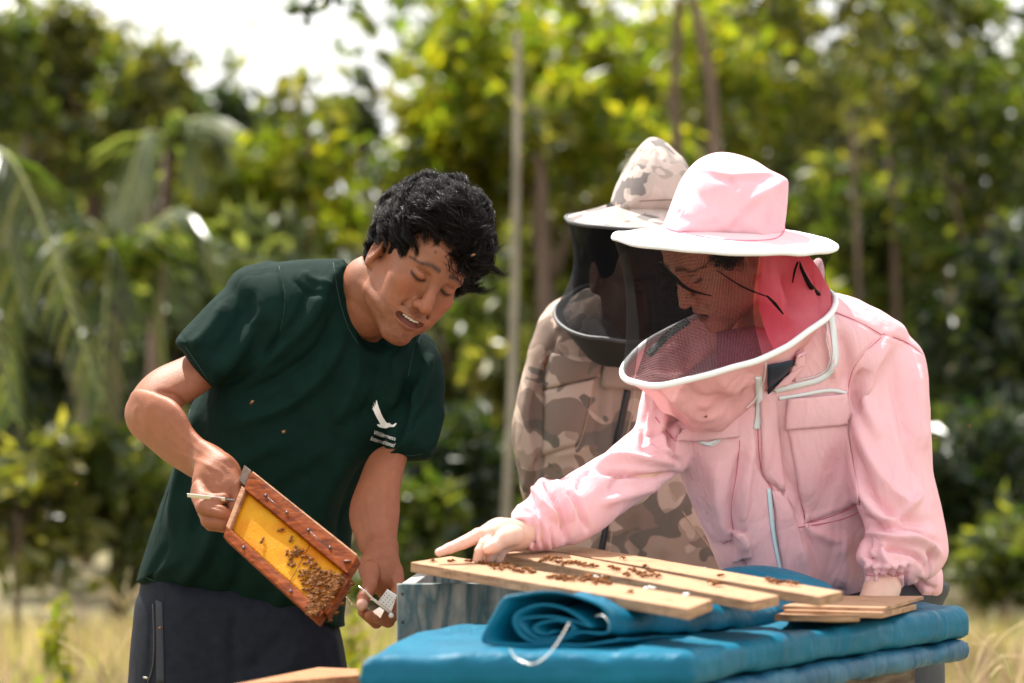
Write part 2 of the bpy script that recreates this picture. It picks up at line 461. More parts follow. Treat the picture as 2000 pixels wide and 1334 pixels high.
# ------------------------------------------------------------------ people: shared anatomy
def headrot(yaw, pitch, roll):
    return np.array(Matrix.Rotation(rad(roll), 3, 'Y') @ Matrix.Rotation(rad(pitch), 3, 'X') @ Matrix.Rotation(rad(yaw), 3, 'Z'))
def head(Fd, O, M, sc=1.0, openm=.0045, smile=0):
    """canonical head, face towards -Y, origin between the ears"""
    def w(p): return O + M @ (np.array(p, float) * sc)
    def E(c, r, k, op='add', rot=None):
        Fd.ell(w(c), np.array(r) * sc, M if rot is None else M @ rot, k, op)
    def C(a, b, r0, r1, k, op='add'): Fd.cap(w(a), w(b), r0 * sc, r1 * sc, k, op)
    E((0, .016, .048), (.076, .096, .084), .02)
    E((0, -.030, -.012), (.062, .056, .088), .03)
    E((0, -.050, .058), (.056, .036, .038), .03)
    for x in (-1, 1):
        C((x * .058, .000, -.030), (x * .047, -.012, -.066), .013, .013, .03)
        C((x * .047, -.012, -.066), (x * .016, -.076, -.096), .014, .015, .03)
        E((x * .046, -.062, -.004), (.020, .020, .016), .022)
        C((x * .040, -.079, .043), (x * .010, -.087, .038), .0085, .0085, .014)
        E((x * .040, -.058, -.045), (.018, .026, .030), .03)
    E((0, -.084, -.094), (.020, .015, .015), .018)
    E((0, -.074, -.054), (.034, .026, .030), .02)
    for x in (-1, 1):
        E((x * .032, -.098, .024), (.019, .014, .0105), .012, 'sub')
        E((x * .0315, -.0765, .023), (.0145, .0145, .0145), .004)
        C((x * .019, -.088, .0180), (x * .032, -.0935, .0145), .0020, .0022, .002, 'sub')
        C((x * .032, -.0935, .0145), (x * .044, -.0845, .0170), .0022, .0016, .002, 'sub')
        C((x * .020, -.0895, .031), (x * .043, -.083, .031), .0015, .0012, .004, 'sub')
    C((0, -.086, .034), (0, -.105, -.004), .0085, .0095, .014)
    C((0, -.103, -.004), (0, -.1125, -.0185), .0095, .0115, .008)
    for x in (-1, 1):
        E((x * .0130, -.0985, -.0225), (.0085, .0105, .0085), .007)
        E((x * .0068, -.1075, -.0325), (.0034, .0050, .0038), .003, 'sub')
    # lips: an arc each
    for sgn, z, y, r in ((1, -.0500, -.1010, .0058), (-1, -.0655, -.0985, .0070)):
        pts = []
        for i in range(7):
            a = (i / 6 - .5) * 2
            pts.append(w((a * .026, y + .013 * a * a, z * (1 - .0 * a) + (-.006 if sgn > 0 else .007) * a * a + (.001 * (abs(a) > .15) if sgn > 0 else 0))))
        Fd.chain(pts, [sc * r * (.55 + .45 * (1 - abs(i / 3 - 1))) for i in range(7)], .005)
    for i in range(6):
        a0, a1 = (i / 6 - .5) * 2, ((i + 1) / 6 - .5) * 2
        C((a0 * .023, -.103 + .013 * a0 * a0, -.0575), (a1 * .023, -.103 + .013 * a1 * a1, -.0575), openm, openm, .003, 'sub')
    C((0, -.1055, -.037), (0, -.1045, -.044), .0022, .003, .004, 'sub')
    for x in (-1, 1):
        C((x * .020, -.094, -.022), (x * .034, -.080, -.052), .0020, .0016, .009, 'sub')
        rt = np.array(Matrix.Rotation(rad(x * 16), 3, 'Z') @ Matrix.Rotation(rad(-12), 3, 'X'))
        E((x * .080, .018, -.002), (.0095, .021, .035), .005, 'add', rt)
        E((x * .074, .010, -.026), (.008, .011, .012), .008)
        E((x * .0900, .013, .004), (.0085, .0125, .022), .004, 'sub', rt)
        E((x * .078, .007, -.002), (.008, .005, .007), .004)
    return w
def headpaint(V, O, M, sc, base, lip, brow, stub=0.0, ck=(1.1, .86, .8)):
    """face tones: lips, brows, lashes, beard shadow; recesses darkened with painted shade"""
    L = ((V - O) @ M) / sc; x, y, z = L[:, 0], L[:, 1], L[:, 2]; ax = np.abs(x)
    C = np.tile(np.array(base, float), (len(V), 1))
    C *= (1 + .12 * vnoise(V, 45, 3) + .09 * vnoise(V, 160, 5))[:, None]; C[:, 0] *= 1 + .06 * vnoise(V, 30, 8)
    def blend(m, col):
        nonlocal C
        m = np.clip(m, 0, 1)[:, None]; C = C * (1 - m) + np.array(col) * m
    fr = (y < -.02)
    blend(.5 * fr * np.exp(-((ax - .045) / .02) ** 2 - ((z + .012) / .02) ** 2), np.array(base) * ck)
    blend(.5 * fr * np.exp(-(ax / .016) ** 2 - ((z + .018) / .014) ** 2), np.array(base) * ck)
    if stub:
        sb = np.exp(-(ax / .03) ** 2 - ((z + .040) / .007) ** 2) * fr + np.exp(-(ax / .03) ** 2 - ((z + .090) / .018) ** 2) * fr * .8 + .4 * (z < -.05) * fr
        blend(stub * np.clip(sb, 0, 1) * (.75 + .5 * vnoise(V, 260, 9)), np.array(base) * .32)
    m = np.clip((.027 - ax) / .004, 0, 1) * np.clip((-.083 - y) / .003, 0, 1)
    arc = (ax / .026) ** 2
    up = np.clip((z - (-.0575)) / .001, 0, 1) * np.clip(((-.0460 - .009 * arc) - z) / .002, 0, 1)
    lo = np.clip(((-.0575) - z) / .001, 0, 1) * np.clip((z - (-.0715 + .010 * arc)) / .002, 0, 1)
    blend(m * np.maximum(up, lo) * .85, lip)
    blend(m * np.exp(-((z + .0575) / .0035) ** 2) * (y > -.1000 + .013 * arc) * 1.0, (.05, .015, .012))  # shade painted inside the parted lips
    zb = .0455 + .004 * np.sin((ax - .012) / .038 * math.pi) - .004 * (ax - .03) / .02
    thick = .0048 * np.clip((.070 - ax) / .03, .6, 1)
    bm_ = np.exp(-((z - zb) / thick) ** 2) * (ax > .010) * (ax < .060) * (y < -.05) * (.88 + .2 * vnoise(V, 300, 2))
    blend(bm_ * .92, brow)
    zl = .0150 + .0025 * ((ax - .032) / .013) ** 2
    blend(np.exp(-((z - zl) / .0036) ** 2) * (ax > .017) * (ax < .048) * (y < -.068) * (z > .008) * .95, (.012, .008, .007))
    blend(np.exp(-((z - .031) / .0018) ** 2) * (ax > .019) * (ax < .046) * (y < -.072) * .45, np.array(base) * .35)  # lid crease darkened with painted shade
    blend(((ax < .0075 + .004) & (z < -.0295) & (z > -.036) & (y < -.100)) * np.exp(-((ax - .0068) / .0035) ** 2) * .9, (.03, .01, .008))  # nostril shade put into the skin colour
    blend((ax > .0805) * np.exp(-((y - .012) / .010) ** 2 - ((z - .002) / .016) ** 2) * .45, np.array(base) * (.6, .42, .38))  # inner shading of the ear painted in
    return C
def hand(Fd, wrist, palm, fingers, thumb, r=1.0, k=.006, wr=.026, flatn=None):
    """wrist point, palm chain, list of finger chains (points, radii), thumb chain"""
    Fd.chain([wrist] + palm[0], [wr * r] + [q * r for q in palm[1]], .016, flat=flatn)
    for pts, rs in fingers: Fd.chain(pts, [q * r for q in rs], k)
    Fd.chain(thumb[0], [q * r for q in thumb[1]], .009)
def A3(l): return [at(*p) for p in l]
# ------------------------------------------------------------------ the man in the green shirt
skin_m = mat('skin_tan', (1, 1, 1), .52, attr=True, bump=.0008, bscale=420, sss=.10, spec=.38)
shirt_m = mat('green_jersey', (.0022, .0145, .0115), .85, col2=(.003, .019, .0145), scale=30, bump=.0007, bscale=900, spec=.12, crease=(.010, 9))
trouser_m = mat('navy_trouser', (.010, .013, .022), .75, col2=(.014, .017, .027), scale=60, bump=.0006, bscale=700, spec=.15, crease=(.007, 8))
hair_m = mat('black_hair', (.006, .0042, .0036), .6, spec=.05)
strand_m = mat('black_strands', (.0045, .0032, .0028), .5, spec=.12); shine_m = mat('glossy_strands', (.012, .008, .007), .28, spec=.55)
white_m = mat('white_print', (.80, .80, .78), .7)

man = thing('person', 'bareheaded man in a dark green t-shirt bending over a comb frame in his hand', 'person', tuple(at(470, 2080, 4.4) * (1, 1, 0)))
HM = headrot(33, 15, 37); HO = at(809, 530, 4.19); HS = .955

Fd = Field(axis((-.80, -.60, .0024), (-.60, -.26, .004), (-.26, .02, .0019)), axis((3.90, 4.62, .0028)), axis((0, .80, .01), (.80, 1.20, .0026), (1.20, 1.64, .0019)))
w = head(Fd, HO, HM, HS, .0068)
# neck, chest and trunk under the shirt
Fd.chain([w((0, .030, -.035)), at(728, 562, 4.26), at(690, 600, 4.34)], [.050, .054, .060], .02)
Fd.cap(w((0, -.005, -.06)), at(720, 612, 4.26), .034, .045, .03)
Fd.chain([at(690, 610, 4.36), at(600, 760, 4.36), at(520, 950, 4.42), at(480, 1200, 4.48), at(470, 1330, 4.48)], [.085, .11, .10, .085, .085], .03)
Fd.cap(at(600, 620, 4.36), at(490, 630, 4.34), .055, .036, .03)
Fd.cap(at(700, 640, 4.34), at(815, 720, 4.31), .055, .045, .03)
for x in (-1, 1):
    Fd.chain([at(470 + x * 85, 1300, 4.48), at(470 + x * 95, 1680, 4.46), at(470 + x * 100, 2020, 4.48)], [.075, .055, .045], .03)
    Fd.cap(at(470 + x * 100, 2050, 4.48), at(470 + x * 110, 2065, 4.34), .04, .035, .03)
# right arm: upper arm, elbow, forearm
Fd.infl([(470, 640), (430, 650), (372, 690), (302, 722), (264, 758), (247, 800), (262, 842), (310, 838), (350, 800), (395, 770), (430, 740), (470, 680)],
        [(450, 600, 4.32), (260, 800, 4.22), (400, 760, 4.25)], .047, .045, .02)
Fd.infl([(262, 762), (247, 796), (246, 822), (260, 850), (290, 874), (318, 898), (352, 920), (388, 938), (420, 925), (448, 900), (430, 882), (402, 862), (378, 838), (362, 808), (340, 782), (300, 765)],
        [(255, 800, 4.20), (300, 840, 4.16), (420, 900, 4.04)], .042, .040, .010)
# right hand folded over the end of the frame
Fd.chain(A3([(412, 905, 4.05), (428, 930, 4.02), (440, 955, 4.00)]), [.030, .034, .030], .016)
Fd.cap(at(402, 945, 4.03), at(408, 985, 4.00), .022, .022, .016)
def fin(pts, rs, k=.002): Fd.chain(A3(pts), rs, k)
fin([(445, 925, 4.00), (463, 950, 3.985), (466, 975, 3.98), (455, 990, 3.975)], [.015, .0125, .0115, .0095])
fin([(392, 955, 4.00), (396, 975, 3.975), (420, 978, 3.965), (440, 972, 3.97)], [.016, .0128, .0105, .009])
fin([(390, 965, 4.00), (398, 990, 3.965), (430, 1000, 3.955), (456, 1012, 3.965)], [.016, .0135, .0115, .0095])
fin([(400, 975, 4.00), (408, 1016, 3.975), (436, 1020, 3.965), (462, 1022, 3.975)], [.016, .0135, .0115, .009])
fin([(402, 1000, 4.01), (412, 1024, 3.99), (440, 1030, 3.985), (466, 1033, 3.99)], [.014, .011, .0095, .008])
# left arm hanging, its hand round the cage
Fd.infl([(752, 870), (790, 862), (800, 880), (791, 910), (782, 955), (781, 1000), (776, 1045), (772, 1080), (712, 1085), (694, 1050), (683, 1020), (684, 985), (700, 940), (722, 890)],
        [(800, 760, 4.31), (870, 780, 4.31), (735, 960, 4.24), (640, 960, 4.24), (742, 1085, 4.10)], .040, .038, .02)
Fd.chain(A3([(743, 1078, 4.11), (744, 1108, 4.09), (752, 1130, 4.08)]), [.025, .030, .030], .016)
Fd.cap(at(722, 1105, 4.09), at(728, 1130, 4.07), .018, .017, .014)
fin([(724, 1112, 4.06), (722, 1146, 4.02), (711, 1166, 4.00), (707, 1181, 3.99)], [.0165, .0125, .0120, .0095])
fin([(770, 1115, 4.08), (779, 1150, 4.05), (765, 1185, 4.01), (748, 1196, 3.99)], [.0155, .012, .0105, .009])
fin([(768, 1130, 4.09), (784, 1168, 4.06), (772, 1200, 4.01), (736, 1205, 3.985)], [.0155, .012, .011, .009])
fin([(755, 1130, 4.09), (775, 1180, 4.06), (758, 1213, 4.01), (722, 1203, 3.985)], [.0155, .012, .011, .009])
fin([(745, 1130, 4.10), (762, 1190, 4.07), (735, 1216, 4.03), (708, 1195, 4.00)], [.015, .011, .010, .0085])
V, Q = Fd.mesh(2)
V, Q = strokes(V, Q, [([(305, 765), (340, 772), (366, 797)], 5, -4), ([(715, 1088), (745, 1094), (775, 1086)], 4, -1.2),
     ([(440, 905), (460, 935), (468, 962)], 6, 1.5), ([(400, 915), (425, 925), (432, 950)], 5, -1.2), ([(415, 912), (440, 930), (452, 958)], 5, 1.2),
     ([(300, 780), (285, 810), (290, 850)], 10, 1.5), ([(660, 575), (700, 600), (735, 640)], 9, -2), ([(700, 545), (745, 600), (760, 640)], 8, 3),
     ([(735, 1100), (740, 1120), (750, 1140)], 4, 1.6), ([(300, 850), (350, 885), (400, 905), (430, 930)], 4, 1.3), ([(330, 820), (365, 860), (405, 890)], 4, 1.0), ([(715, 960), (722, 1010), (735, 1060), (745, 1100)], 4, 1.3), ([(755, 950), (752, 1000), (760, 1050)], 4, 1.1), ([(700, 1000), (712, 1050), (725, 1085)], 6, -1.2), ([(270, 790), (262, 810), (268, 830)], 6, 1.5), ([(425, 900), (448, 925), (455, 945)], 3.5, 1.6), ([(392, 958), (412, 962), (430, 960)], 4, 1.8), ([(398, 985), (420, 990), (440, 998)], 3, -2), ([(404, 1010), (425, 1014), (450, 1020)], 2.5, -2), ([(755, 1100), (765, 1125), (772, 1145)], 4, 1.3)])
TAN = np.array((.265, .100, .050))
C = headpaint(V, HO, HM, HS, TAN, (.20, .062, .045), (.016, .011, .009), .62)
far = np.linalg.norm(V - HO, axis=1) > .17
cc = TAN * (1 + .10 * vnoise(V, 25, 3) + .09 * vnoise(V, 130, 5))[:, None]
C[far] = cc[far] * (1.06, .98, .95)
for fp in ((707, 1181, 3.99),):                      # thumb nail
    d = np.linalg.norm((V - at(*fp)) * (1, .6, 1), axis=1); C[(d < .0105) & (V[:, 1] < fp[2])] = (.62, .36, .29)
body = mk('body', V, Q, skin_m, man, colr=C)
# teeth
mb = MB()
for i in range(8):
    a = (i - 3.5) / 4.5
    c = w((a * .020, -.0975 + .011 * a * a, -.0528)); mb.box(c, HM @ (.0019, 0, 0), HM @ (0, .002, 0), HM @ (0, 0, .0028 + .0005 * (i % 2)))
for i in range(6):
    a = (i - 2.5) / 4.5
    c = w((a * .018, -.0945 + .011 * a * a, -.0640)); mb.box(c, HM @ (.0018, 0, 0), HM @ (0, .002, 0), HM @ (0, 0, .0018))
bevel(mb.build('teeth', mat('tooth', (.74, .68, .56), .3), man, False), .0006)

# ---- shirt
Fs = Field(axis((-.72, -.10, .0031)), axis((4.02, 4.70, .0042)), axis((.80, 1.47, .0031)))
shD = lambda u, v: 4.34 + .00022 * (v - 700) + .00004 * (u - 600) * 0
Fs.infl([(455, 535), (540, 512), (620, 507), (672, 510), (700, 560), (740, 640), (800, 636), (838, 655), (862, 700), (866, 760), (835, 830), (770, 890), (722, 945), (694, 1000), (682, 1100), (672, 1200), (668, 1238),
         (600, 1232), (520, 1214), (440, 1196), (350, 1170), (272, 1140), (268, 1128), (285, 1070), (308, 1000), (332, 935), (352, 880), (372, 800), (398, 740), (420, 640)],
        shD, .12, .135, .012, back=1.0)
Fs.infl([(540, 512), (480, 532), (430, 570), (385, 615), (342, 664), (356, 690), (380, 722), (402, 744), (418, 757), (440, 742), (480, 720), (540, 690), (580, 600)],
        [(520, 560, 4.30), (345, 664, 4.24), (415, 755, 4.23)], .062, .066, .006)
Fs.infl([(800, 640), (838, 655), (864, 696), (871, 742), (868, 790), (857, 845), (846, 893), (812, 901), (775, 900), (748, 896), (752, 850), (770, 780), (780, 700)],
        [(820, 670, 4.31), (800, 895, 4.26), (760, 890, 4.26)], .060, .072, .006)
# neck opening
Fs.chain([w((0, .0, -.055)), at(722, 575, 4.28), at(705, 610, 4.30)], [.052, .058, .058], .006, 'sub')
Fs.cap(at(745, 640, 4.16), at(735, 655, 4.24), .030, .03, .008, 'sub')
V, Q = Fs.mesh(2)
V = V + normals(V, Q) * (.0016 * vnoise(V * (1, 1, .5), 9, 1) + .0008 * vnoise(V, 24, 2) + .0030 * ridge(V, 7, 3))[:, None]
F1 = []
def fold(pts, w_, a): F1.append((pts, w_, a))
fold([(545, 520), (556, 580), (548, 640), (520, 700)], 5, -5)               # sleeve seam
fold([(440, 590), (410, 640), (372, 680)], 13, 3); fold([(500, 560), (450, 650), (410, 700)], 16, -4)
fold([(520, 600), (470, 680), (425, 735)], 14, 4); fold([(540, 660), (500, 720), (440, 750)], 9, -4)
fold([(640, 540), (610, 620), (540, 690), (470, 740)], 16, 5); fold([(660, 600), (620, 680), (540, 740), (450, 780)], 13, -5)
fold([(672, 640), (640, 720), (560, 790), (450, 830)], 16, 5); fold([(600, 560), (580, 620), (530, 680)], 9, -3)
fold([(590, 530), (615, 548), (650, 558)], 8, 2.5); fold([(575, 545), (600, 570), (640, 580)], 7, -2.5)
fold([(560, 850), (480, 900), (400, 900)], 22, 4); fold([(640, 900), (520, 980), (380, 1000)], 26, -4)
fold([(380, 800), (365, 880), (345, 960), (335, 1050)], 13, 5); fold([(400, 850), (395, 950), (370, 1060)], 14, -5)
fold([(430, 1000), (400, 1080), (350, 1140)], 18, 5); fold([(480, 1020), (470, 1110), (440, 1180)], 20, -4)
fold([(600, 1040), (560, 1120), (540, 1200)], 20, 4); fold([(330, 1060), (300, 1110), (290, 1140)], 9, -3)
fold([(815, 650), (806, 690), (798, 735)], 3.5, -3); fold([(800, 660), (780, 700), (760, 740)], 9, 3)
fold([(840, 690), (830, 740), (800, 790)], 10, 4); fold([(855, 740), (830, 800), (790, 840)], 10, -4)
fold([(862, 790), (850, 840), (838, 880)], 8, 4); fold([(800, 740), (790, 800), (770, 860), (745, 900)], 9, -6)
fold([(700, 690), (690, 760), (650, 830)], 18, 5); fold([(740, 700), (735, 760), (700, 830)], 16, -5)
fold([(770, 690), (775, 750), (762, 800)], 12, 4); fold([(690, 870), (640, 960), (620, 1040)], 24, 5); fold([(720, 900), (680, 980), (660, 1080)], 14, -4)
fold([(272, 1122), (400, 1172), (520, 1199), (668, 1224)], 3, -2); fold([(352, 650), (378, 692), (408, 738)], 2.5, -2.2)
V, Q = strokes(V, Q, [(a_, b_ * (.85 if b_ > 5 else 1), c_ * (2.5 if b_ > 5 else 1)) for a_, b_, c_ in F1])
shirt = mk('shirt', V, Q, shirt_m, man)
dr = Drape([shirt])
# neckband, hems and seams
band = MB(); nb = dr.line([(668, 511), (674, 545), (684, 585), (700, 622), (722, 648), (748, 668), (778, 672), (806, 655), (818, 640)], -.002)
if len(nb) > 3: band.tube(nb, .0075, 8)
band.build('neckband', shirt_m, shirt)
def seam(drp, pts, m, parent, r=.0009, name='seam', off=.0002, n=5):
    l = drp.line(pts, off)
    if len(l) > 3:
        b_ = MB(); b_.tube(l, r, n); return b_.build(name, m, parent)
thr = mat('green_thread', (.008, .040, .030), .8)
for pts in ([(651, 513), (656, 550), (664, 590), (680, 640), (700, 672)], [(545, 520), (557, 580), (548, 645)], [(348, 655), (376, 697), (407, 742)],
            [(270, 1122), (400, 1172), (520, 1199), (666, 1224)], [(816, 652), (806, 690), (797, 735)], [(372, 800), (352, 885), (328, 960), (312, 1020)], [(750, 886), (800, 890), (845, 882)]):
    seam(dr, pts, thr, shirt)
# printed bird and lettering on the chest
bird = [(737, 782), (739, 790), (741, 797), (744, 806), (748, 815), (753, 822), (757, 826), (762, 826), (765, 829), (762, 830), (768, 830), (774, 826), (775, 828), (772, 832), (770, 834),
        (764, 834), (755, 836), (745, 834), (739, 832), (736, 828), (738, 827), (741, 828), (742, 826), (737, 817), (733, 808), (730, 801), (728, 797), (731, 798), (729, 792), (733, 796), (731, 785), (734, 792), (736, 782)]
bird = [((p[0] - 751) * 1.02 + 751, (p[1] - 809) * 1.02 + 809) for p in bird]
dr.shape('bird_print', bird, white_m, shirt, .0016)
def lettering(txt, x0, y0, ang, size, name, parent, dr_, width=None, m=white_m, off=.0016):
    c = bpy.data.curves.new('t', 'FONT'); c.body = txt; c.size = 1; o = bpy.data.objects.new('t', c); COL.objects.link(o)
    bpy.context.view_layer.update(); me = bpy.data.meshes.new_from_object(o.evaluated_get(bpy.context.evaluated_depsgraph_get()))
    bpy.data.objects.remove(o); n = len(me.vertices); P = np.zeros(n * 3); me.vertices.foreach_get('co', P); P = P.reshape(-1, 3)
    sx = size if width is None else width / P[:, 0].max()
    ca, sa = math.cos(rad(ang)), math.sin(rad(ang))
    for i, v in enumerate(me.vertices):
        X, Y = P[i, 0] * sx, -P[i, 1] * size
        h = dr_.hit(x0 + X * ca - Y * sa + Y * -.12, y0 + X * sa + Y * ca, off)
        v.co = h if h is not None else V3(at(x0, y0, 4.2))
    me.materials.clear(); me.materials.append(m)
    mod = newobj(name, me, parent)
    return mod
lettering('Wilderness', 728, 847, 17, 11.5, 'lettering', shirt, dr, 46)
lettering('International', 722, 858.5, 17, 11.5, 'lettering', shirt, dr, 50)

# ---- trousers
Ft = Field(axis((-.76, -.22, .0045)), axis((4.2, 4.75, .006)), axis((.05, .70, .012), (.70, 1.0, .0045)))
Ft.infl([(320, 1090), (600, 1120), (655, 1200), (682, 1334), (690, 1500), (660, 1800), (640, 2040), (500, 2040), (480, 1650), (462, 1480), (440, 1650), (420, 2040), (300, 2040), (270, 1700), (248, 1420), (251, 1310), (258, 1230), (270, 1160)],
        4.46, .11, .125, .02)
V, Q = Ft.mesh(1)
V, Q = strokes(V, Q, [([(462, 1200), (456, 1260), (462, 1340)], 12, -5), ([(420, 1240), (450, 1275), (500, 1290)], 14, 4), ([(560, 1230), (520, 1280), (470, 1320)], 16, -4),
     ([(600, 1260), (560, 1300), (500, 1334)], 16, 4), ([(296, 1170), (292, 1250), (288, 1334)], 3, -2.5), ([(650, 1230), (662, 1290), (668, 1334)], 7, 3)])
trousers = mk('trousers', V, Q, trouser_m, man)
dt = Drape([trousers]); zp = dt.line([(300, 1180), (302, 1240), (300, 1300), (290, 1334)], .0005)
mb = MB()
if len(zp) > 3: mb.tube(zp, .0022, 6)
mb.build('pocket_zip', mat('black_zip', (.012, .012, .014), .4), trousers)
for pp in [(288, 1324)]:
    h = dt.hit(*pp, .003); mb = MB(); mb.box(h, (.006, 0, -.001), (0, .0012, 0), (0, 0, .002)); mb.build('zip_pull', mat('steel', (.55, .55, .53), .3, 1), trousers)
dt.patch('pocket_trim', [(305, 1172), (318, 1176), (322, 1334), (306, 1334)], mat('navy_trim', (.020, .023, .036), .7), trousers, .001, 16, 3, .001)
# shoes
mb = MB()
for x in (-1, 1):
    c = at(470 + x * 105, 2065, 4.40); mb.sphere(c + np.array((0, -.04, .03)), np.array((.05, .13, .05)), 8)
mb.build('shoes', mat('dark_shoe', (.02, .02, .022), .5), man)

# ---- hair: a wavy mass and thousands of curled strands over it
Fh = Field(axis((-.29, .02, .0025)), axis((3.96, 4.46, .003)), axis((1.36, 1.68, .0025)))
Fh.infl([(714, 492), (719, 470), (731, 438), (747, 400), (768, 372), (800, 346), (838, 334), (880, 338), (918, 354), (946, 380), (965, 412), (970, 448), (968, 482), (956, 514), (936, 538), (908, 548), (884, 540), (872, 514), (852, 500), (820, 490), (792, 487), (776, 496), (766, 503), (760, 488), (756, 466), (744, 462), (730, 470), (724, 492)],
        4.20, .085, .120, .01)
Fh.ell(HO + HM @ np.array((0, .03, .045)), (.088, .108, .090), HM, .02)
Fh.ell(HO + HM @ np.array((0, -.075, -.015)), (.085, .060, .072), HM, .012, 'sub')
Fh.ell(HO + HM @ np.array((-.10, .018, -.006)), (.045, .030, .046), HM, .006, 'sub')
Fh.ell(HO + HM @ np.array((0, .02, -.12)), (.12, .16, .075), HM, .01, 'sub')
V, Q = Fh.mesh(2)
Nn = normals(V, Q)
V = V + Nn * (.0065 * vnoise(V, 38, 4) + .004 * vnoise(V, 75, 6) - .009)[:, None]
hair = mk('hair', V, Q, hair_m, man)
def strands(name, R, Nr, m, parent, n, length, curl, rad_, seed, flow, npt=11, wild=.25, clumps=None, wl=.024):
    g = np.random.default_rng(seed)
    ncl = clumps or n; ci = g.integers(0, len(R), ncl); cP = R[ci].astype(float); cN = Nr[ci].astype(float)
    cell = np.stack([vnoise(cP, 26, 11 + seed), vnoise(cP, 26, 12 + seed), vnoise(cP, 26, 13 + seed)], 1)
    cT = flow(cP) + cell * 1.0 + g.normal(0, wild, (ncl, 3)); cT -= cN * (cT * cN).sum(1)[:, None]; ql = np.linalg.norm(cT, axis=1); cT /= ql[:, None] + 1e-9
    cph = g.uniform(0, 6.28, ncl); clen = length * g.uniform(.6, 1.2, ncl) * np.clip(ql / .8, .25, 1); camp = curl * g.uniform(.5, 1.3, ncl); clift = g.uniform(0, 1, ncl) ** 2 * .008 + .002
    k = np.arange(n) % ncl
    if clumps: off = g.normal(0, .0062, (n, 3)); off -= cN[k] * (off * cN[k]).sum(1)[:, None]
    else: off = np.zeros((n, 3))
    P = cP[k]; N = cN[k]; T = cT[k]; B = np.cross(N, T); ln = clen[k] * g.uniform(.8, 1.1, n); amp = camp[k]; ph = cph[k] + g.normal(0, .22, n)
    lift = clift[k] + g.uniform(0, 1, n) ** 6 * .006; t = np.linspace(0, 1, npt)
    out = np.zeros((n, npt, 3))
    for j, tj in enumerate(t):
        a = ph + tj * ln / wl * 6.28
        sp = off * (1 - .58 * tj) * (1 if clumps else 0)
        out[:, j] = P + sp + T * (tj * ln)[:, None] + N * ((lift * math.sin(math.pi * min(tj * 1.2, 1)) - .5 * (tj * ln) ** 2 / .095))[:, None] \
            + (B * np.sin(a)[:, None] + N * (np.cos(a) * .6)[:, None]) * (amp * tj ** .5)[:, None]
    c = bpy.data.hair_curves.new(name); c.add_curves([npt] * n)
    c.attributes['position'].data.foreach_set('vector', out.astype(np.float32).ravel())
    ra = c.attributes.get('radius') or c.attributes.new('radius', 'FLOAT', 'POINT')
    rr = np.tile(np.interp(t, [0, .7, 1], [1, .85, .25]) * rad_, n)
    ra.data.foreach_set('value', rr.astype(np.float32)); c.materials.append(m)
    return newobj(name, c, parent)
crown = at(885, 375, 4.27)
def flowm(P):
    d = P - crown; d /= np.linalg.norm(d, axis=1)[:, None] + 1e-9
    T_ = d * .9 + np.array((.45, -.35, -.40)); T_[P[:, 0] < HO[0] - .055] = (.05, -.35, -1.0); return T_
ear = w((-.08, .012, -.004)); keep = np.linalg.norm((V - ear), axis=1) > .050; Vk, Nk = V[keep], Nn[keep]
strands('strands', Vk, Nk, strand_m, hair, 34000, .064, .0078, .00030, 3, flowm, 18, .25, 480, .050)
strands('glossy_strands', Vk, Nk, shine_m, hair, 5200, .064, .0078, .00030, 3, flowm, 18, .25, 480, .050)
strands('stray_strands', V[V[:, 2] > 1.54], Nn[V[:, 2] > 1.54], mat('brown_strands', (.03, .017, .011), .4), hair, 300, .045, .006, .00013, 5, flowm, 11, .8)
fr = np.array([at(a, b, d) for a, b, d in [(885, 508, 4.08), (892, 514, 4.08), (898, 522, 4.08), (905, 528, 4.08), (912, 534, 4.08), (920, 536, 4.09), (930, 532, 4.1), (876, 502, 4.08)]])
fr = np.repeat(fr, 30, 0) + rng.normal(0, .004, (240, 3))
strands('fringe_strands', fr, np.tile(np.array((0, -1.0, .1)), (240, 1)), strand_m, hair, 70, .030, .0042, .00036, 8, lambda P: np.tile(np.array((.1, 0, -1.0)), (len(P), 1)), 11, .2, 16)
print('man', time.time() - T0)
# ------------------------------------------------------------------ shared hat, ring and veil builders
def ringpts(C0, A, B, n=72, wob=0.0, seed=0):
    C0, A, B = map(np.array, (C0, A, B)); t = np.linspace(0, 2 * math.pi, n, endpoint=False)
    P = C0 + np.cos(t)[:, None] * A + np.sin(t)[:, None] * B
    if wob: P = P + wob * np.stack([0 * t, 0 * t, vnoise(np.stack([np.cos(t) * 3, np.sin(t) * 3, 0 * t], 1), 1.3, seed)], 1)
    return P
def tubering(name, P, r, m, parent, n=8):
    N = len(P); tg = np.roll(P, -1, 0) - np.roll(P, 1, 0); tg /= np.linalg.norm(tg, axis=1)[:, None]
    up = np.cross(P[0] - P.mean(0), tg[0]); up /= np.linalg.norm(up); V = []
    for i in range(N):
        a = up - tg[i] * up.dot(tg[i]); a /= np.linalg.norm(a); b = np.cross(tg[i], a)
        for k in range(n):
            t = 2 * math.pi * k / n; V.append(P[i] + r * (math.cos(t) * a + math.sin(t) * b))
    F = [(i * n + k, i * n + (k + 1) % n, ((i + 1) % N) * n + (k + 1) % n, ((i + 1) % N) * n + k) for i in range(N) for k in range(n)]
    mb = MB(); mb.add(V, F); return mb.build(name, m, parent)
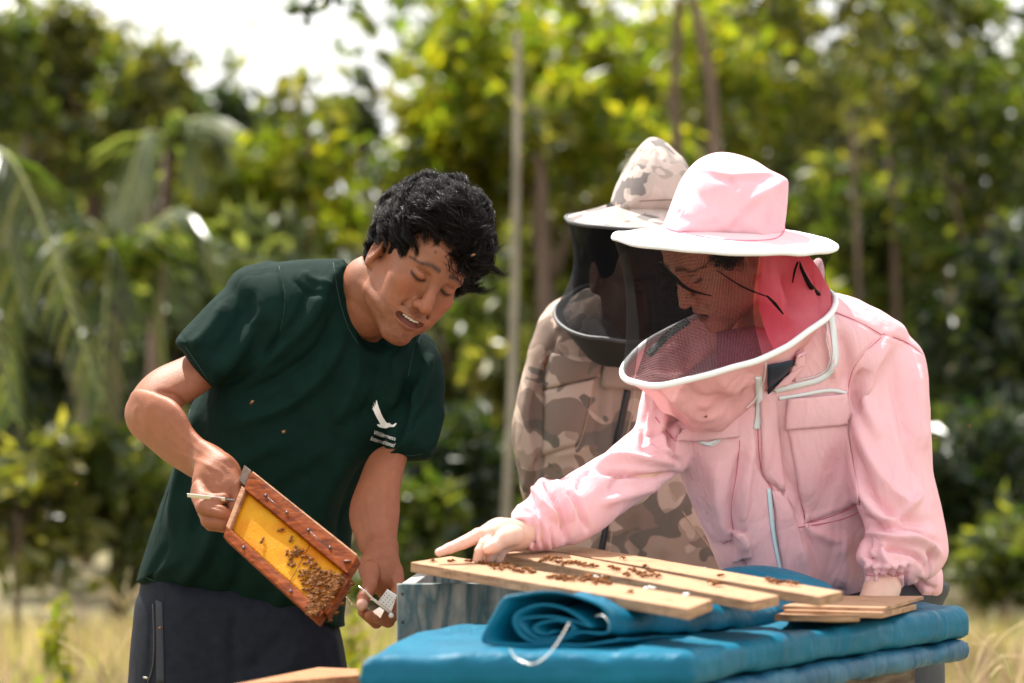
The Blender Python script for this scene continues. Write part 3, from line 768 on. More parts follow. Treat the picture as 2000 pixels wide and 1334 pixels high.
def brim(name, P, inner, drop, m, parent, th=.003, edge=.005, em=None):
    """cloth brim from the crown (inner ring) to the rim P"""
    c = P.mean(0); R = []
    for s_ in np.linspace(inner, 1, 9):
        q = c + (P - c) * s_; q[:, 2] += drop * (1 - s_) / (1 - inner); R.append(q)
    V = np.concatenate(R); V = V + np.array((0, 0, 1)) * (.0022 * vnoise(V, 16, 3))[:, None]
    mb = MB(); mb.grid(V.reshape(9, -1, 3), 0, True); o = mb.build(name, m, parent)
    sld = o.modifiers.new('t', 'SOLIDIFY'); sld.thickness = th; sld.offset = -1
    return o
def netmat(name, col, opac, scale, obj_rough=.6, wire=.33):
    m, nt, b = nodes(name); L = nt.links; b.inputs['Base Color'].default_value = (*col, 1); b.inputs['Roughness'].default_value = obj_rough
    b.inputs['Specular IOR Level'].default_value = .1
    tr = nt.nodes.new('ShaderNodeBsdfTransparent'); ms = nt.nodes.new('ShaderNodeMixShader')
    t = nt.nodes.new('ShaderNodeUVMap'); sp = nt.nodes.new('ShaderNodeSeparateXYZ'); L.new(t.outputs[0], sp.inputs[0])
    outs = []
    for ax in ('X', 'Y'):
        mu = nt.nodes.new('ShaderNodeMath'); mu.operation = 'MULTIPLY'; mu.inputs[1].default_value = scale; L.new(sp.outputs[ax], mu.inputs[0])
        fr = nt.nodes.new('ShaderNodeMath'); fr.operation = 'FRACT'; L.new(mu.outputs[0], fr.inputs[0])
        lt = nt.nodes.new('ShaderNodeMath'); lt.operation = 'LESS_THAN'; lt.inputs[1].default_value = wire; L.new(fr.outputs[0], lt.inputs[0]); outs.append(lt)
    mxm = nt.nodes.new('ShaderNodeMath'); mxm.operation = 'MAXIMUM'; L.new(outs[0].outputs[0], mxm.inputs[0]); L.new(outs[1].outputs[0], mxm.inputs[1])
    ml = nt.nodes.new('ShaderNodeMath'); ml.operation = 'MULTIPLY'; ml.inputs[1].default_value = opac; L.new(mxm.outputs[0], ml.inputs[0])
    L.new(ml.outputs[0], ms.inputs[0]); L.new(tr.outputs[0], ms.inputs[1]); L.new(b.outputs[0], ms.inputs[2])
    L.new(ms.outputs[0], nt.nodes['Material Output'].inputs['Surface']); return m
def veil(name, T, B, t0, t1, m, parent, pinch=.04, pleat=.004, npl=11, rows=18, seed=0, uvs=(1.0, 1.0)):
    """netting hung between a brim edge T and a hoop B (matching ring points), between two turns"""
    N = len(T); i0, i1 = int(t0 * N), int(t1 * N); ids = [i % N for i in range(i0, i1 + 1)]
    cT, cB = T.mean(0), B.mean(0); G = []
    for r in range(rows + 1):
        s_ = r / rows; q = T[ids] * (1 - s_) + B[ids] * s_; c = cT * (1 - s_) + cB * s_; d = q - c; d[:, 2] *= .2
        dn = d / (np.linalg.norm(d, axis=1)[:, None] + 1e-9)
        k = math.sin(math.pi * s_); a = np.array(ids) / N * 2 * math.pi
        off = -pinch * k + pleat * k * np.sin(a * npl + 2.2 * s_ + seed) + pleat * 1.2 * k * vnoise(q, 14, seed + 5)
        G.append(q + dn * off[:, None])
    G = np.array(G); mb = MB(); mb.grid(G); o = mb.build(name, m, parent)
    me = o.data; uvl = me.uv_layers.new(name='UVMap'); nc = len(ids)
    wid = np.linalg.norm(np.diff(G[rows // 2], axis=0), axis=1).sum(); hgt = np.linalg.norm(G[-1] - G[0], axis=1).mean()
    vi = np.zeros(len(me.loops), np.int32); me.loops.foreach_get('vertex_index', vi)
    U = np.stack([(vi % nc) / (nc - 1) * wid, (vi // nc) / rows * hgt], 1); uvl.data.foreach_set('uv', U.astype(np.float32).ravel())
    return o

# ------------------------------------------------------------------ the woman in the pink bee suit
pink_m = mat('pink_cotton', (.92, .54, .59), .82, col2=(.92, .58, .63), scale=14, bump=.0010, bscale=650, spec=.05, trans=.10, crease=(.015, 11))
pinkhat_m = mat('pale_pink_cotton', (.87, .66, .70), .85, col2=(.88, .71, .74), scale=18, bump=.0005, crease=(.004, 9), bscale=700, spec=.15, trans=.10)
pinkin_m = mat('sunglow_cloth', (.84, .24, .31), .8, col2=(.72, .10, .15), scale=9, bump=.0006, bscale=500, trans=.6, crease=(.02, 12))  # redder than the suit: sunlight through the cloth put into its colour
piping_m = mat('white_piping', (.80, .84, .86), .6)
tape_m = mat('white_tape', (.74, .80, .84), .75, bump=.0004, bscale=900)
teeth_m = mat('zip_teeth', (.82, .84, .84), .35)
fair_m = mat('skin_fair', (1, 1, 1), .48, attr=True, bump=.0005, bscale=420, sss=.15, spec=.45)
woman = thing('person', 'person in a pink bee suit and pink hat, pointing across the boards', 'person', tuple(at(1640, 2080, 4.2) * (1, 1, 0)))
WM = headrot(-75, 25, -36); WO = at(1411, 500, 4.12); WS = .93
Fd = Field(axis((-.16, .06, .0021), (.06, .24, .0045), (.24, .46, .0024), (.46, .75, .0045)), axis((3.60, 3.72, .004), (3.72, 4.50, .0034)), axis((0, .80, .01), (.80, .93, .005), (.93, 1.03, .0022), (1.03, 1.28, .004), (1.28, 1.58, .0024)))
w2 = head(Fd, WO, WM, WS, .0030)
Fd.chain([w2((0, .03, -.03)), at(1500, 640, 4.2), at(1560, 720, 4.25)], [.048, .048, .055], .02)
Fd.chain([at(1560, 740, 4.25), at(1590, 900, 4.28), at(1620, 1100, 4.30), at(1640, 1300, 4.30)], [.085, .085, .07, .07], .03)
Fd.chain([at(1560, 760, 4.24), at(1330, 830, 4.12)], [.06, .045], .03)
Fd.chain([at(1600, 700, 4.25), at(1740, 740, 4.25)], [.06, .045], .03)
for x in (-1, 1): Fd.chain([at(1640 + x * 80, 1300, 4.3), at(1640 + x * 85, 1700, 4.28), at(1640 + x * 90, 2030, 4.28)], [.08, .055, .04], .03)
for x in (-1, 1): Fd.cap(at(1640 + x * 90, 2040, 4.28), at(1640 + x * 95, 2055, 4.14), .04, .035, .03)
# pointing arm and hand
Fd.chain([at(1330, 830, 4.12), at(1230, 940, 4.02), at(1100, 1010, 3.90), at(1030, 1040, 3.84)], [.042, .036, .028, .025], .02)
Fd.chain(A3([(1030, 1042, 3.84), (1000, 1045, 3.82), (975, 1046, 3.80), (952, 1048, 3.79)]), [.023, .023, .025, .018], .014)
fin([(962, 1042, 3.80), (935, 1046, 3.78), (905, 1060, 3.77), (878, 1071, 3.76), (857, 1079, 3.755)], [.0135, .0120, .0098, .0085, .0066])
fin([(968, 1054, 3.79), (948, 1062, 3.765), (938, 1076, 3.76), (933, 1092, 3.765)], [.0125, .0105, .0090, .0080])
fin([(978, 1060, 3.80), (962, 1072, 3.78), (955, 1090, 3.78)], [.0120, .0100, .0090])
fin([(990, 1064, 3.80), (978, 1078, 3.79), (974, 1092, 3.79)], [.0110, .0090, .0080])
fin([(1004, 1046, 3.775), (984, 1052, 3.755), (966, 1066, 3.745), (953, 1072, 3.74)], [.0170, .0140, .0105, .0085], .007)
# other arm, wrist showing under the cuff
Fd.chain([at(1740, 740, 4.25), at(1770, 920, 4.22), at(1750, 1080, 4.08), at(1722, 1150, 4.02), at(1712, 1180, 4.00)], [.042, .038, .032, .026, .028], .02)
Fd.chain(A3([(1712, 1180, 4.0), (1700, 1205, 3.98), (1690, 1225, 3.97)]), [.028, .028, .022], .012)
for i in range(4): fin([(1702 - i * 7 + 14, 1210, 3.98 + i * .003), (1692 - i * 8 + 12, 1232, 3.955), (1688 - i * 8 + 8, 1250, 3.95)], [.010, .009, .007])
fin([(1725, 1195, 3.98), (1735, 1215, 3.96), (1738, 1232, 3.95)], [.012, .010, .008])
V, Q = Fd.mesh(2)
V, Q = strokes(V, Q, [([(940, 1040), (946, 1052), (950, 1062)], 4, -1.6), ([(958, 1036), (966, 1048), (962, 1058)], 3.5, -1.8), ([(902, 1056), (906, 1066)], 4, -.6)])
FAIR = np.array((.62, .36, .27))
C = headpaint(V, WO, WM, WS, FAIR * (1.3, 1.05, 1.0), (.30, .09, .08), (.05, .03, .02), 0)  # face colour reddened for light coming through the pink hood
far = np.linalg.norm(V - WO, axis=1) > .17
cc = np.array((.70, .44, .35)) * (1 + .07 * vnoise(V, 40, 3) + .05 * vnoise(V, 120, 4))[:, None]
C[far] = cc[far]
mk('body', V, Q, fair_m, woman, colr=C)
# dark hair tied back under the hat
Fh = Field(axis((.24, .54, .004)), axis((3.95, 4.40, .004)), axis((1.28, 1.62, .004)))
Fh.ell(WO + WM @ np.array((0, .016, .046)), (.076, .092, .080), WM, .02)
Fh.ell(WO + WM @ np.array((0, -.085, -.005)), (.085, .060, .070), WM, .012, 'sub')
Fh.ell(WO + WM @ np.array((.09, .0, -.015)), (.03, .026, .04), WM, .01, 'sub')
V, Q = Fh.mesh(2); V = V + normals(V, Q) * (.003 * vnoise(V, 60, 4))[:, None]
whair = mk('hair', V, Q, mat('dark_brown_hair', (.022, .012, .008), .4), woman)
zk = V[:, 2] < 1.455; strands('strands', V[zk], normals(V, Q)[zk], MATS['dark_brown_hair'], whair, 3500, .035, .001, .0003, 31, lambda P: np.tile(WM @ np.array((.0, 1.0, -.25)), (len(P), 1)), 8, .1)

# ---- jacket
Fj = Field(axis((-.005, .26, .0034), (.26, .76, .0034)), axis((3.76, 4.52, .0045)), axis((.84, 1.43, .0033)))
Fj.infl([(1300, 770), (1380, 700), (1470, 650), (1560, 600), (1610, 572), (1680, 588), (1740, 620), (1775, 660), (1790, 800), (1800, 950), (1825, 1080), (1846, 1120), (1844, 1160), (1822, 1176), (1700, 1215), (1560, 1225), (1450, 1215), (1416, 1130), (1390, 1070), (1356, 1000), (1330, 940), (1312, 890), (1290, 830)],
        [(1400, 800, 4.16), (1700, 700, 4.24), (1600, 1150, 4.30), (1500, 1150, 4.29)], .10, .135, .012)
Fj.infl([(1700, 650), (1735, 636), (1770, 652), (1800, 690), (1812, 760), (1820, 840), (1827, 920), (1846, 1000), (1855, 1060), (1850, 1095), (1822, 1128), (1782, 1142), (1730, 1150), (1694, 1146), (1688, 1122), (1671, 1092), (1678, 1062), (1690, 1040), (1672, 990), (1660, 930), (1652, 850), (1656, 760), (1672, 700)],
        [(1740, 680, 4.22), (1740, 900, 4.17), (1760, 1100, 4.06), (1700, 1100, 4.05)], .058, .075, .004)
Fj.infl([(1262, 752), (1300, 745), (1345, 780), (1372, 850), (1350, 905), (1325, 928), (1270, 968), (1227, 995), (1157, 1045), (1104, 1066), (1060, 1076), (1032, 1076), (1026, 1052), (1008, 1030), (992, 1012), (1010, 988), (1034, 968), (1056, 932), (1090, 938), (1145, 905), (1211, 855), (1240, 830), (1250, 785)],
        [(1300, 850, 4.08), (1150, 980, 3.94), (1040, 1020, 3.86)], .050, .055, .006)
# gathered hem behind the arm
Fj.infl([(1780, 1110), (1830, 1105), (1846, 1125), (1846, 1150), (1830, 1170), (1790, 1176)], 4.26, .03, .05, .01)
Fj.ell(at(1722, 1166, 4.02), (.030, .032, .018), None, .004, 'sub')
Fj.ell(at(1016, 1044, 3.83), (.014, .026, .026), None, .006, 'sub')
Fj.chain([w2((0, .02, -.05)), at(1490, 640, 4.17), at(1520, 690, 4.16)], [.058, .055, .045], .01, 'sub')
V, Q = Fj.mesh(2)
V = V + normals(V, Q) * (.0030 * vnoise(V * (1, 1, .7), 11, 1) + .0010 * vnoise(V, 30, 2) + .0048 * ridge(V, 8, 5, (.25, .3, .9)))[:, None]
F1 = []
# shoulder yoke and sleeve folds
fold([(1622, 606), (1680, 630), (1720, 655), (1725, 652)], 3, -2.5); fold([(1725, 652), (1770, 668), (1800, 690)], 3, -2.5)
fold([(1722, 658), (1690, 690), (1665, 720), (1660, 760)], 4, -3.5)
fold([(1735, 670), (1700, 720), (1690, 790), (1720, 860)], 15, 6); fold([(1690, 720), (1672, 760), (1680, 810)], 10, -7)
fold([(1745, 700), (1760, 800), (1780, 880), (1800, 960)], 16, -6); fold([(1790, 710), (1795, 800), (1805, 880)], 14, 5)
fold([(1665, 800), (1700, 900), (1740, 960), (1790, 990)], 14, 6); fold([(1662, 870), (1700, 960), (1760, 1010), (1820, 1020)], 13, -7)
fold([(1668, 930), (1710, 1000), (1760, 1040), (1830, 1050)], 12, 6); fold([(1800, 960), (1770, 1000), (1730, 1020)], 10, 5)
fold([(1686, 1010), (1730, 1030), (1780, 1035), (1830, 1060)], 9, -8); fold([(1690, 1040), (1740, 1052), (1800, 1060), (1838, 1085)], 9, 6)
fold([(1700, 1055), (1690, 1080), (1712, 1100)], 7, -6); fold([(1730, 1062), (1722, 1080), (1740, 1110)], 8, 5)
fold([(1700, 1068), (1745, 1072), (1790, 1085), (1805, 1110)], 6, -6); fold([(1812, 1070), (1822, 1095), (1805, 1125)], 7, -6)
for x in range(10): fold([(1694 + x * 9, 1098 + (x % 3) * 3), (1693 + x * 8.6, 1120), (1696 + x * 8, 1150)], 2.6, (-4.5 if x % 2 else 3.2))
fold([(1690, 1122), (1730, 1128), (1775, 1120)], 3, -4); fold([(1690, 1106), (1730, 1108), (1785, 1100)], 4, 4)
# pointing sleeve
fold([(1345, 790), (1310, 830), (1316, 880), (1330, 910)], 7, -7); fold([(1300, 790), (1290, 850), (1300, 900)], 10, 5)
fold([(1325, 925), (1270, 930), (1215, 925), (1170, 920)], 6, -7); fold([(1320, 905), (1270, 900), (1210, 895), (1150, 912)], 9, 6)
fold([(1325, 850), (1290, 845), (1262, 850)], 7, -4); fold([(1270, 770), (1255, 830), (1262, 890)], 9, -4)
fold([(1330, 890), (1280, 880), (1255, 865)], 6, 4); fold([(1290, 945), (1230, 965), (1170, 985)], 12, 4)
fold([(1060, 935), (1080, 960), (1100, 1010), (1106, 1060)], 8, -7); fold([(1082, 940), (1100, 975), (1118, 1020)], 9, 6)
fold([(1100, 942), (1130, 985), (1150, 1040)], 7, -6); fold([(1130, 960), (1135, 930), (1160, 915)], 8, -4)
fold([(1190, 960), (1205, 935), (1225, 925)], 6, -3); fold([(1045, 950), (1056, 985), (1090, 1020)], 8, 6)
fold([(1036, 972), (1050, 1000), (1060, 1040), (1055, 1070)], 5, -5); fold([(1008, 990), (1040, 1000), (1055, 1030)], 5, 4)
for x in range(6): fold([(1030 + x * 9, 1012 + x * 3), (1034 + x * 9, 1048), (1036 + x * 9, 1076)], 2.6, (-3.2 if x % 2 else 2.6))
# body
fold([(1478, 740), (1480, 860), (1488, 920), (1510, 960), (1520, 1060), (1530, 1130)], 5, -4)
fold([(1505, 760), (1512, 860), (1520, 950), (1560, 1010), (1590, 1080), (1600, 1130)], 5, -4)
fold([(1520, 780), (1530, 900), (1560, 970), (1600, 1040)], 16, -5); fold([(1448, 880), (1430, 960), (1425, 1020), (1440, 1090)], 10, -5)
fold([(1470, 860), (1455, 950), (1452, 1040)], 12, 5); fold([(1400, 900), (1400, 980), (1425, 1060)], 18, 4)
fold([(1340, 930), (1370, 1000), (1400, 1060)], 10, 3); fold([(1640, 880), (1620, 960), (1580, 1030)], 24, -5)
fold([(1560, 1020), (1620, 1050), (1670, 1060)], 16, 4); fold([(1680, 980), (1620, 1000), (1565, 1020)], 3, -2.5)
fold([(1410, 1060), (1440, 1080), (1460, 1130)], 7, -5); fold([(1425, 1042), (1450, 1050), (1462, 1075)], 6, 4)
fold([(1640, 1060), (1650, 1100), (1640, 1150)], 18, 5); fold([(1560, 1060), (1580, 1110), (1590, 1160)], 14, 4)
fold([(1640, 640), (1655, 700), (1650, 760)], 12, -5); fold([(1610, 640), (1620, 690), (1630, 740)], 8, 4)
fold([(1790, 1130), (1810, 1145), (1830, 1150)], 5, -5)
V, Q = strokes(V, Q, [(a_, b_ * (.8 if b_ > 5 else 1), c_ * (2.5 if b_ > 5 else 1.5)) for a_, b_, c_ in F1])
jacket = mk('jacket', V, Q, pink_m, woman)
# pouch of the hood below the hoop, with its zipper
RC = at(1426, 655, 4.06); RA = at(1630, 582, 4.12) - at(1426, 655, 4.06); RB = at(1448, 714, 3.90) - at(1426, 655, 4.06)
hoop = ringpts(RC, RA, RB, 96, .004, 3)
botc = at(1384, 842, 4.03)
G = []
for r in range(41):
    s_ = r / 40; ctr = RC * (1 - s_) + botc * s_; k = (1 - s_ ** 1.35) * .84 + .16
    q = ctr + (hoop - RC) * k * np.array((1, 1, 1 - .55 * s_)) * (1 - .10 * math.sin(math.pi * s_))
    q += np.stack([.012 * vnoise(q, 24, 3), .011 * vnoise(q, 24, 4), .012 * vnoise(q, 26, 5)], 1) * math.sin(math.pi * min(1, s_ * 1.1) * .9 + .1)
    G.append(q)
G.append(G[-1].mean(0) + (G[-1] - G[-1].mean(0)) * .02); nr = len(G); nb_ = 96; HV = np.concatenate(G)
HQ = np.array([(i * nb_ + (j + 1) % nb_, (i + 1) * nb_ + (j + 1) % nb_, (i + 1) * nb_ + j, i * nb_ + j) for i in range(nr - 1) for j in range(nb_)], np.int32)
HV, HQ = strokes(HV, HQ, [([(1262, 745), (1300, 790), (1340, 830)], 9, -9), ([(1290, 750), (1330, 790), (1370, 815), (1420, 800)], 10, 9), ([(1340, 745), (1370, 780), (1420, 770)], 9, -8), ([(1400, 735), (1430, 765), (1470, 740)], 9, 7), ([(1470, 715), (1450, 770), (1420, 820)], 10, -9), ([(1300, 800), (1350, 845), (1400, 845)], 7, -6)])
hood = mk('hood', HV, HQ, mat('pink_hood_cotton', (.87, .47, .49), .8, col2=(.88, .52, .54), scale=14, crease=(.016, 11), spec=.05, bump=.0008, bscale=700, trans=.25), woman)
tubering('hoop', hoop, .0054, piping_m, woman, 10)
# hat
BC = at(1415, 470, 4.10); BA = np.array((217 / FPX * 4.10, .0, -.006)); BB = np.array((.004, -.186, -.034))
rim = ringpts(BC, BA, BB, 96, .004, 9)
hat = brim('hat_brim', rim, .46, .024, pinkhat_m, woman)
tubering('brim_piping', rim, .0042, piping_m, hat, 8)
Fc = Field(axis((.22, .52, .0030)), axis((3.94, 4.30, .0036)), axis((1.44, 1.66, .0030)))
Fc.infl([(1290, 462), (1296, 440), (1306, 412), (1316, 385), (1330, 350), (1347, 326), (1368, 309), (1401, 299), (1438, 301), (1475, 312), (1505, 331), (1534, 347), (1540, 360), (1538, 400), (1533, 440), (1524, 490), (1412, 510), (1310, 480)],
        4.12, .075, .115, .008)
V, Q = Fc.mesh(2)
V = V + normals(V, Q) * (.002 * vnoise(V, 14, 8))[:, None]
V, Q = strokes(V, Q, [([(1345, 333), (1385, 334), (1420, 342), (1462, 341), (1506, 341), (1538, 356)], 4, 4), ([(1380, 346), (1432, 352), (1500, 352)], 6, -3),
     ([(1425, 340), (1434, 360), (1440, 372)], 7, -5), ([(1320, 400), (1350, 430), (1330, 410)], 10, 3), ([(1500, 370), (1460, 400), (1430, 430), (1400, 445)], 9, 5),
     ([(1490, 390), (1450, 420), (1430, 450)], 9, -5), ([(1330, 420), (1370, 438), (1420, 432)], 10, -4), ([(1345, 345), (1360, 380), (1400, 400)], 12, -4), ([(1530, 370), (1515, 410), (1500, 450)], 10, -3)])
crown_o = mk('hat_crown', V, Q, mat('pink_crown_cotton', (.86, .50, .57), .85, col2=(.86, .54, .61), scale=18, crease=(.007, 8), bump=.0005, bscale=700, spec=.15, trans=.10), hat)
dc = Drape([crown_o, hat])
seam(dc, [(1293, 443), (1313, 449), (1353, 459), (1421, 469), (1488, 470), (1522, 463), (1534, 445)], mat('pink_thread', (.70, .22, .30), .8), hat, .0016)
# netting, and the pink cloth that makes the back of the hood
net_m = netmat('black_netting', (.004, .003, .003), .97, 430, .7, .34)
veil('veil_front', rim, hoop, .44, 1.02, net_m, woman, .018, .004, 9, 20, 2)
veil('veil_back', rim, hoop, .22, .44, netmat('black_netting_dense', (.003, .003, .004), .97, 430, .7, .40), woman, .03, .006, 9, 20, 4)
# pink cloth at the back, coloured red for sun glowing through it
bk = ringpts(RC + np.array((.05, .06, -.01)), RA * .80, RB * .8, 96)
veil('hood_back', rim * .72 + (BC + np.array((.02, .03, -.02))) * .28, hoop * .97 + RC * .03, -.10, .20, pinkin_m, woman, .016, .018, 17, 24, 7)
Fn = Field(axis((.36, .62, .004)), axis((3.98, 4.44, .004)), axis((1.28, 1.48, .004)))
Fn.infl([(1590, 508), (1604, 505), (1611, 530), (1613, 565), (1640, 600), (1610, 620), (1560, 600), (1570, 540)], 4.24, .03, .06, .01)
V, Q = Fn.mesh(2); mk('hood_nape', V, Q, pink_m, woman)
# dark braid loops and cords caught in the veil
cord_m = mat('black_cord', (.004, .003, .003), .8, spec=.1)
for pts, r in (([(1560, 510, 4.02), (1570, 535, 3.99), (1584, 560, 4.0), (1600, 575, 4.05)], [.002, .0035, .005, .003]),
               ([(1558, 512, 4.0), (1552, 530, 3.99), (1548, 552, 4.0)], [.002, .0022, .001]),
               ([(1498, 578, 3.95), (1514, 594, 3.93), (1530, 614, 3.93)], [.0015, .0028, .0012]),
               ([(1288, 512, 3.93), (1315, 540, 3.93), (1345, 565, 3.92), (1390, 578, 3.92)], [.002, .0042, .0025, .0008]),
               ([(1400, 528, 3.92), (1450, 560, 3.91), (1500, 580, 3.92)], [.0008, .0016, .001])):
    P = cat([at(*p) for p in pts], 6); mb = MB(); mb.tube(P, np.interp(np.linspace(0, 1, len(P)), np.linspace(0, 1, len(r)), r), 6); mb.build('veil_fold', cord_m, woman)
# trims
dj = Drape([jacket, hood])
pt = mat('pink_seam', (.62, .17, .24), .8)
for pts in ([(1622, 606), (1680, 630), (1722, 654)], [(1724, 652), (1770, 668), (1802, 692)], [(1720, 660), (1680, 700), (1660, 740), (1654, 800)],
            [(1478, 800), (1484, 900), (1496, 935), (1512, 960)], [(1570, 1022), (1620, 1010), (1680, 985)], [(1560, 1030), (1640, 1016), (1684, 996)],
            [(1445, 860), (1438, 930), (1428, 1000), (1440, 1075)], [(1690, 1122), (1730, 1128), (1772, 1120)], [(1412, 1062), (1445, 1050), (1455, 1072)],
            [(1540, 800), (1552, 880), (1560, 960), (1580, 1030)], [(1280, 815), (1300, 840), (1316, 858)]):
    seam(dj, pts, pt, jacket, .0010)
def ztape(pts, wpx, name='zip_tape', d_=None, parent=jacket, m=tape_m, off=.002):
    P = cat(pts, 8); tg = np.gradient(P, axis=0); tg /= np.linalg.norm(tg, axis=1)[:, None]; nn = np.stack([-tg[:, 1], tg[:, 0]], 1); G = []
    for p, n_ in zip(P, nn):
        row = [(d_ or dj).hit(*(p + n_ * k * wpx), off) for k in (-.5, 0, .5)]
        if all(r is not None for r in row): G.append([tuple(r) for r in row])
    if len(G) > 2:
        G = np.array(G); G[1:-1] = (G[:-2] + G[2:] + 2 * G[1:-1]) / 4
        mb = MB(); mb.grid(G); o = mb.build(name, m, parent); sl_ = o.modifiers.new('t', 'SOLIDIFY'); sl_.thickness = .0012; return o
def zteeth(pts, d_=None, parent=jacket, step=3.2, r=.0012, off=.003, m=teeth_m):
    P = cat(pts, 30); L = np.r_[0, np.cumsum(np.linalg.norm(np.diff(P, axis=0), axis=1))]; mb = MB()
    for s_ in np.arange(0, L[-1], step):
        q = (np.interp(s_, L, P[:, 0]), np.interp(s_, L, P[:, 1])); h = (d_ or dj).hit(*q, off)
        if h is not None: mb.box(h, (r, 0, 0), (0, r, 0), (0, 0, r * .8))
    if mb.v: o = mb.build('zip_teeth', m, parent); o['kind'] = 'stuff'
ztape([(1622, 612), (1628, 660), (1630, 710), (1606, 738), (1560, 752), (1512, 762)], 11)
zteeth([(1614, 618), (1615, 660), (1622, 705), (1600, 730), (1555, 742), (1514, 752)])
ztape([(1520, 778), (1560, 772), (1620, 762), (1652, 768)], 7, 'piping')
ztape([(1480, 735), (1482, 790), (1478, 838)], 13, 'zip_tape')
zteeth([(1494, 708), (1490, 740), (1474, 775), (1455, 795)])
ztape([(1360, 854), (1378, 866), (1398, 862), (1414, 846)], 8)
zteeth([(1372, 862), (1392, 868), (1408, 854), (1418, 836)])
ztape([(1501, 955), (1508, 1030), (1518, 1085), (1528, 1135)], 7, 'zip_tape', m=mat('pale_blue_zip', (.55, .78, .86), .5))
dr_j = Drape([jacket])
dr_j.patch('storm_flap', [(1484, 762), (1512, 765), (1532, 960), (1490, 930)], pink_m, jacket, .003, 14, 6, .003)
dr_j.patch('storm_flap', [(1504, 955), (1536, 965), (1594, 1140), (1534, 1130)], pink_m, jacket, .003, 14, 6, .003)
dr_j.patch('pocket', [(1538, 830), (1655, 826), (1680, 985), (1572, 1022)], pink_m, jacket, .0025, 16, 14, .002, .002)
dr_j.patch('pocket_flap', [(1536, 778), (1652, 768), (1662, 828), (1534, 838)], pink_m, jacket, .006, 10, 14, .004, .003)
dr_j.patch('pocket_flap', [(1318, 862), (1340, 820), (1442, 800), (1442, 852)], pink_m, jacket, .004, 10, 12, .004, .003)
dr_j.patch('pocket_flap', [(1428, 1048), (1452, 1040), (1470, 1085), (1434, 1098)], pink_m, jacket, .004, 8, 6, .004, .002)
# dark undershirt and collar inside the open neck
dj.patch('undershirt', [(1496, 709), (1545, 701), (1537, 730), (1497, 768)], mat('dark_blue_knit', (.006, .018, .036), .8), woman, .006, 8, 8, .003)
dj.patch('collar', [(1546, 690), (1566, 680), (1566, 712), (1538, 728)], pink_m, jacket, .012, 8, 6, .004, .003)
dj.patch('collar', [(1538, 726), (1564, 714), (1530, 748), (1506, 756)], pink_m, jacket, .012, 6, 6, .004, .002)
mb = MB()
P = np.array([[at(1400 + j * 22, 640 + i * 22 + abs(j - 3) * 4, 4.10 - .03 * math.sin(i / 4 * math.pi) - .01 * i) for j in range(8)] for i in range(5)]); mb.grid(P)
o = mb.build('inner_collar', mat('rose_collar', (.70, .28, .36), .8, bump=.001, bscale=60), woman); o.modifiers.new('t', 'SOLIDIFY').thickness = .004
ztape([(1255, 700), (1300, 655), (1345, 625)], 14, 'hoop_band', Drape([bpy.data.objects['hoop'], bpy.data.objects['veil_back']]), woman, mat('checked_band', (.5, .5, .5), .7, col2=(.05, .05, .05), scale=400), -.003)
# trousers
Ft = Field(axis((.40, .90, .006)), axis((4.05, 4.55, .007)), axis((.05, 1.0, .008)))
Ft.infl([(1500, 1130), (1830, 1130), (1838, 1200), (1846, 1334), (1840, 1600), (1790, 2030), (1680, 2030), (1672, 1600), (1640, 1500), (1610, 1600), (1600, 2030), (1490, 2030), (1470, 1500), (1470, 1250)], 4.31, .08, .11, .02)
V, Q = Ft.mesh(1); mk('trousers', V, Q, mat('charcoal_trouser', (.030, .034, .042), .7, col2=(.04, .045, .055), scale=50, bump=.0006, bscale=600), woman)
print('woman', time.time() - T0)

# ------------------------------------------------------------------ the person in camouflage
def camomat(name, cols, scale):
    m, nt, b = nodes(name); L = nt.links; b.inputs['Roughness'].default_value = .85; b.inputs['Specular IOR Level'].default_value = .2
    t = nt.nodes.new('ShaderNodeTexCoord'); prev = None
    for i, c in enumerate(cols):
        if i == 0: prev = c; continue
        mp = nt.nodes.new('ShaderNodeMapping'); L.new(t.outputs['Object'], mp.inputs[0]); mp.inputs['Location'].default_value = (i * 3.7, i * 1.3, i * 5.1); mp.inputs['Scale'].default_value = (1, 1, 1.25)
        n = nt.nodes.new('ShaderNodeTexNoise'); n.inputs['Scale'].default_value = scale * (1 + .15 * i); n.inputs['Detail'].default_value = 1.2; n.inputs['Roughness'].default_value = .45; n.inputs['Distortion'].default_value = .8
        L.new(mp.outputs[0], n.inputs['Vector'])
        gt = nt.nodes.new('ShaderNodeMapRange'); th = (0, .50, .545, .565)[i]; gt.inputs['From Min'].default_value = th; gt.inputs['From Max'].default_value = th + .006; L.new(n.outputs['Fac'], gt.inputs['Value'])
        x = nt.nodes.new('ShaderNodeMix'); x.data_type = 'RGBA'; L.new(gt.outputs[0], x.inputs['Factor'])
        if isinstance(prev, tuple): x.inputs['A'].default_value = (*prev, 1)
        else: L.new(prev, x.inputs['A'])
        x.inputs['B'].default_value = (*c, 1); prev = x.outputs['Result']
    L.new(prev, b.inputs['Base Color'])
    n2 = nt.nodes.new('ShaderNodeTexNoise'); n2.inputs['Scale'].default_value = 700; L.new(t.outputs['Object'], n2.inputs['Vector'])
    bp = nt.nodes.new('ShaderNodeBump'); bp.inputs['Distance'].default_value = .0006; L.new(n2.outputs['Fac'], bp.inputs['Height']); L.new(bp.outputs[0], b.inputs['Normal'])
    MATS[name] = m; return m
camo_m = camomat('camouflage_cotton', [(.37, .275, .225), (.51, .39, .325), (.24, .175, .145), (.165, .14, .12)], 9.5)
camoh_m = camomat('pale_camouflage_cotton', [(.50, .41, .37), (.37, .31, .28), (.20, .175, .17), (.56, .46, .42)], 14)
camop = thing('person', 'person in brown camouflage bee jacket with black veil, behind the pink suit', 'person', tuple(at(1230, 1980, 4.72) * (1, 1, 0)))
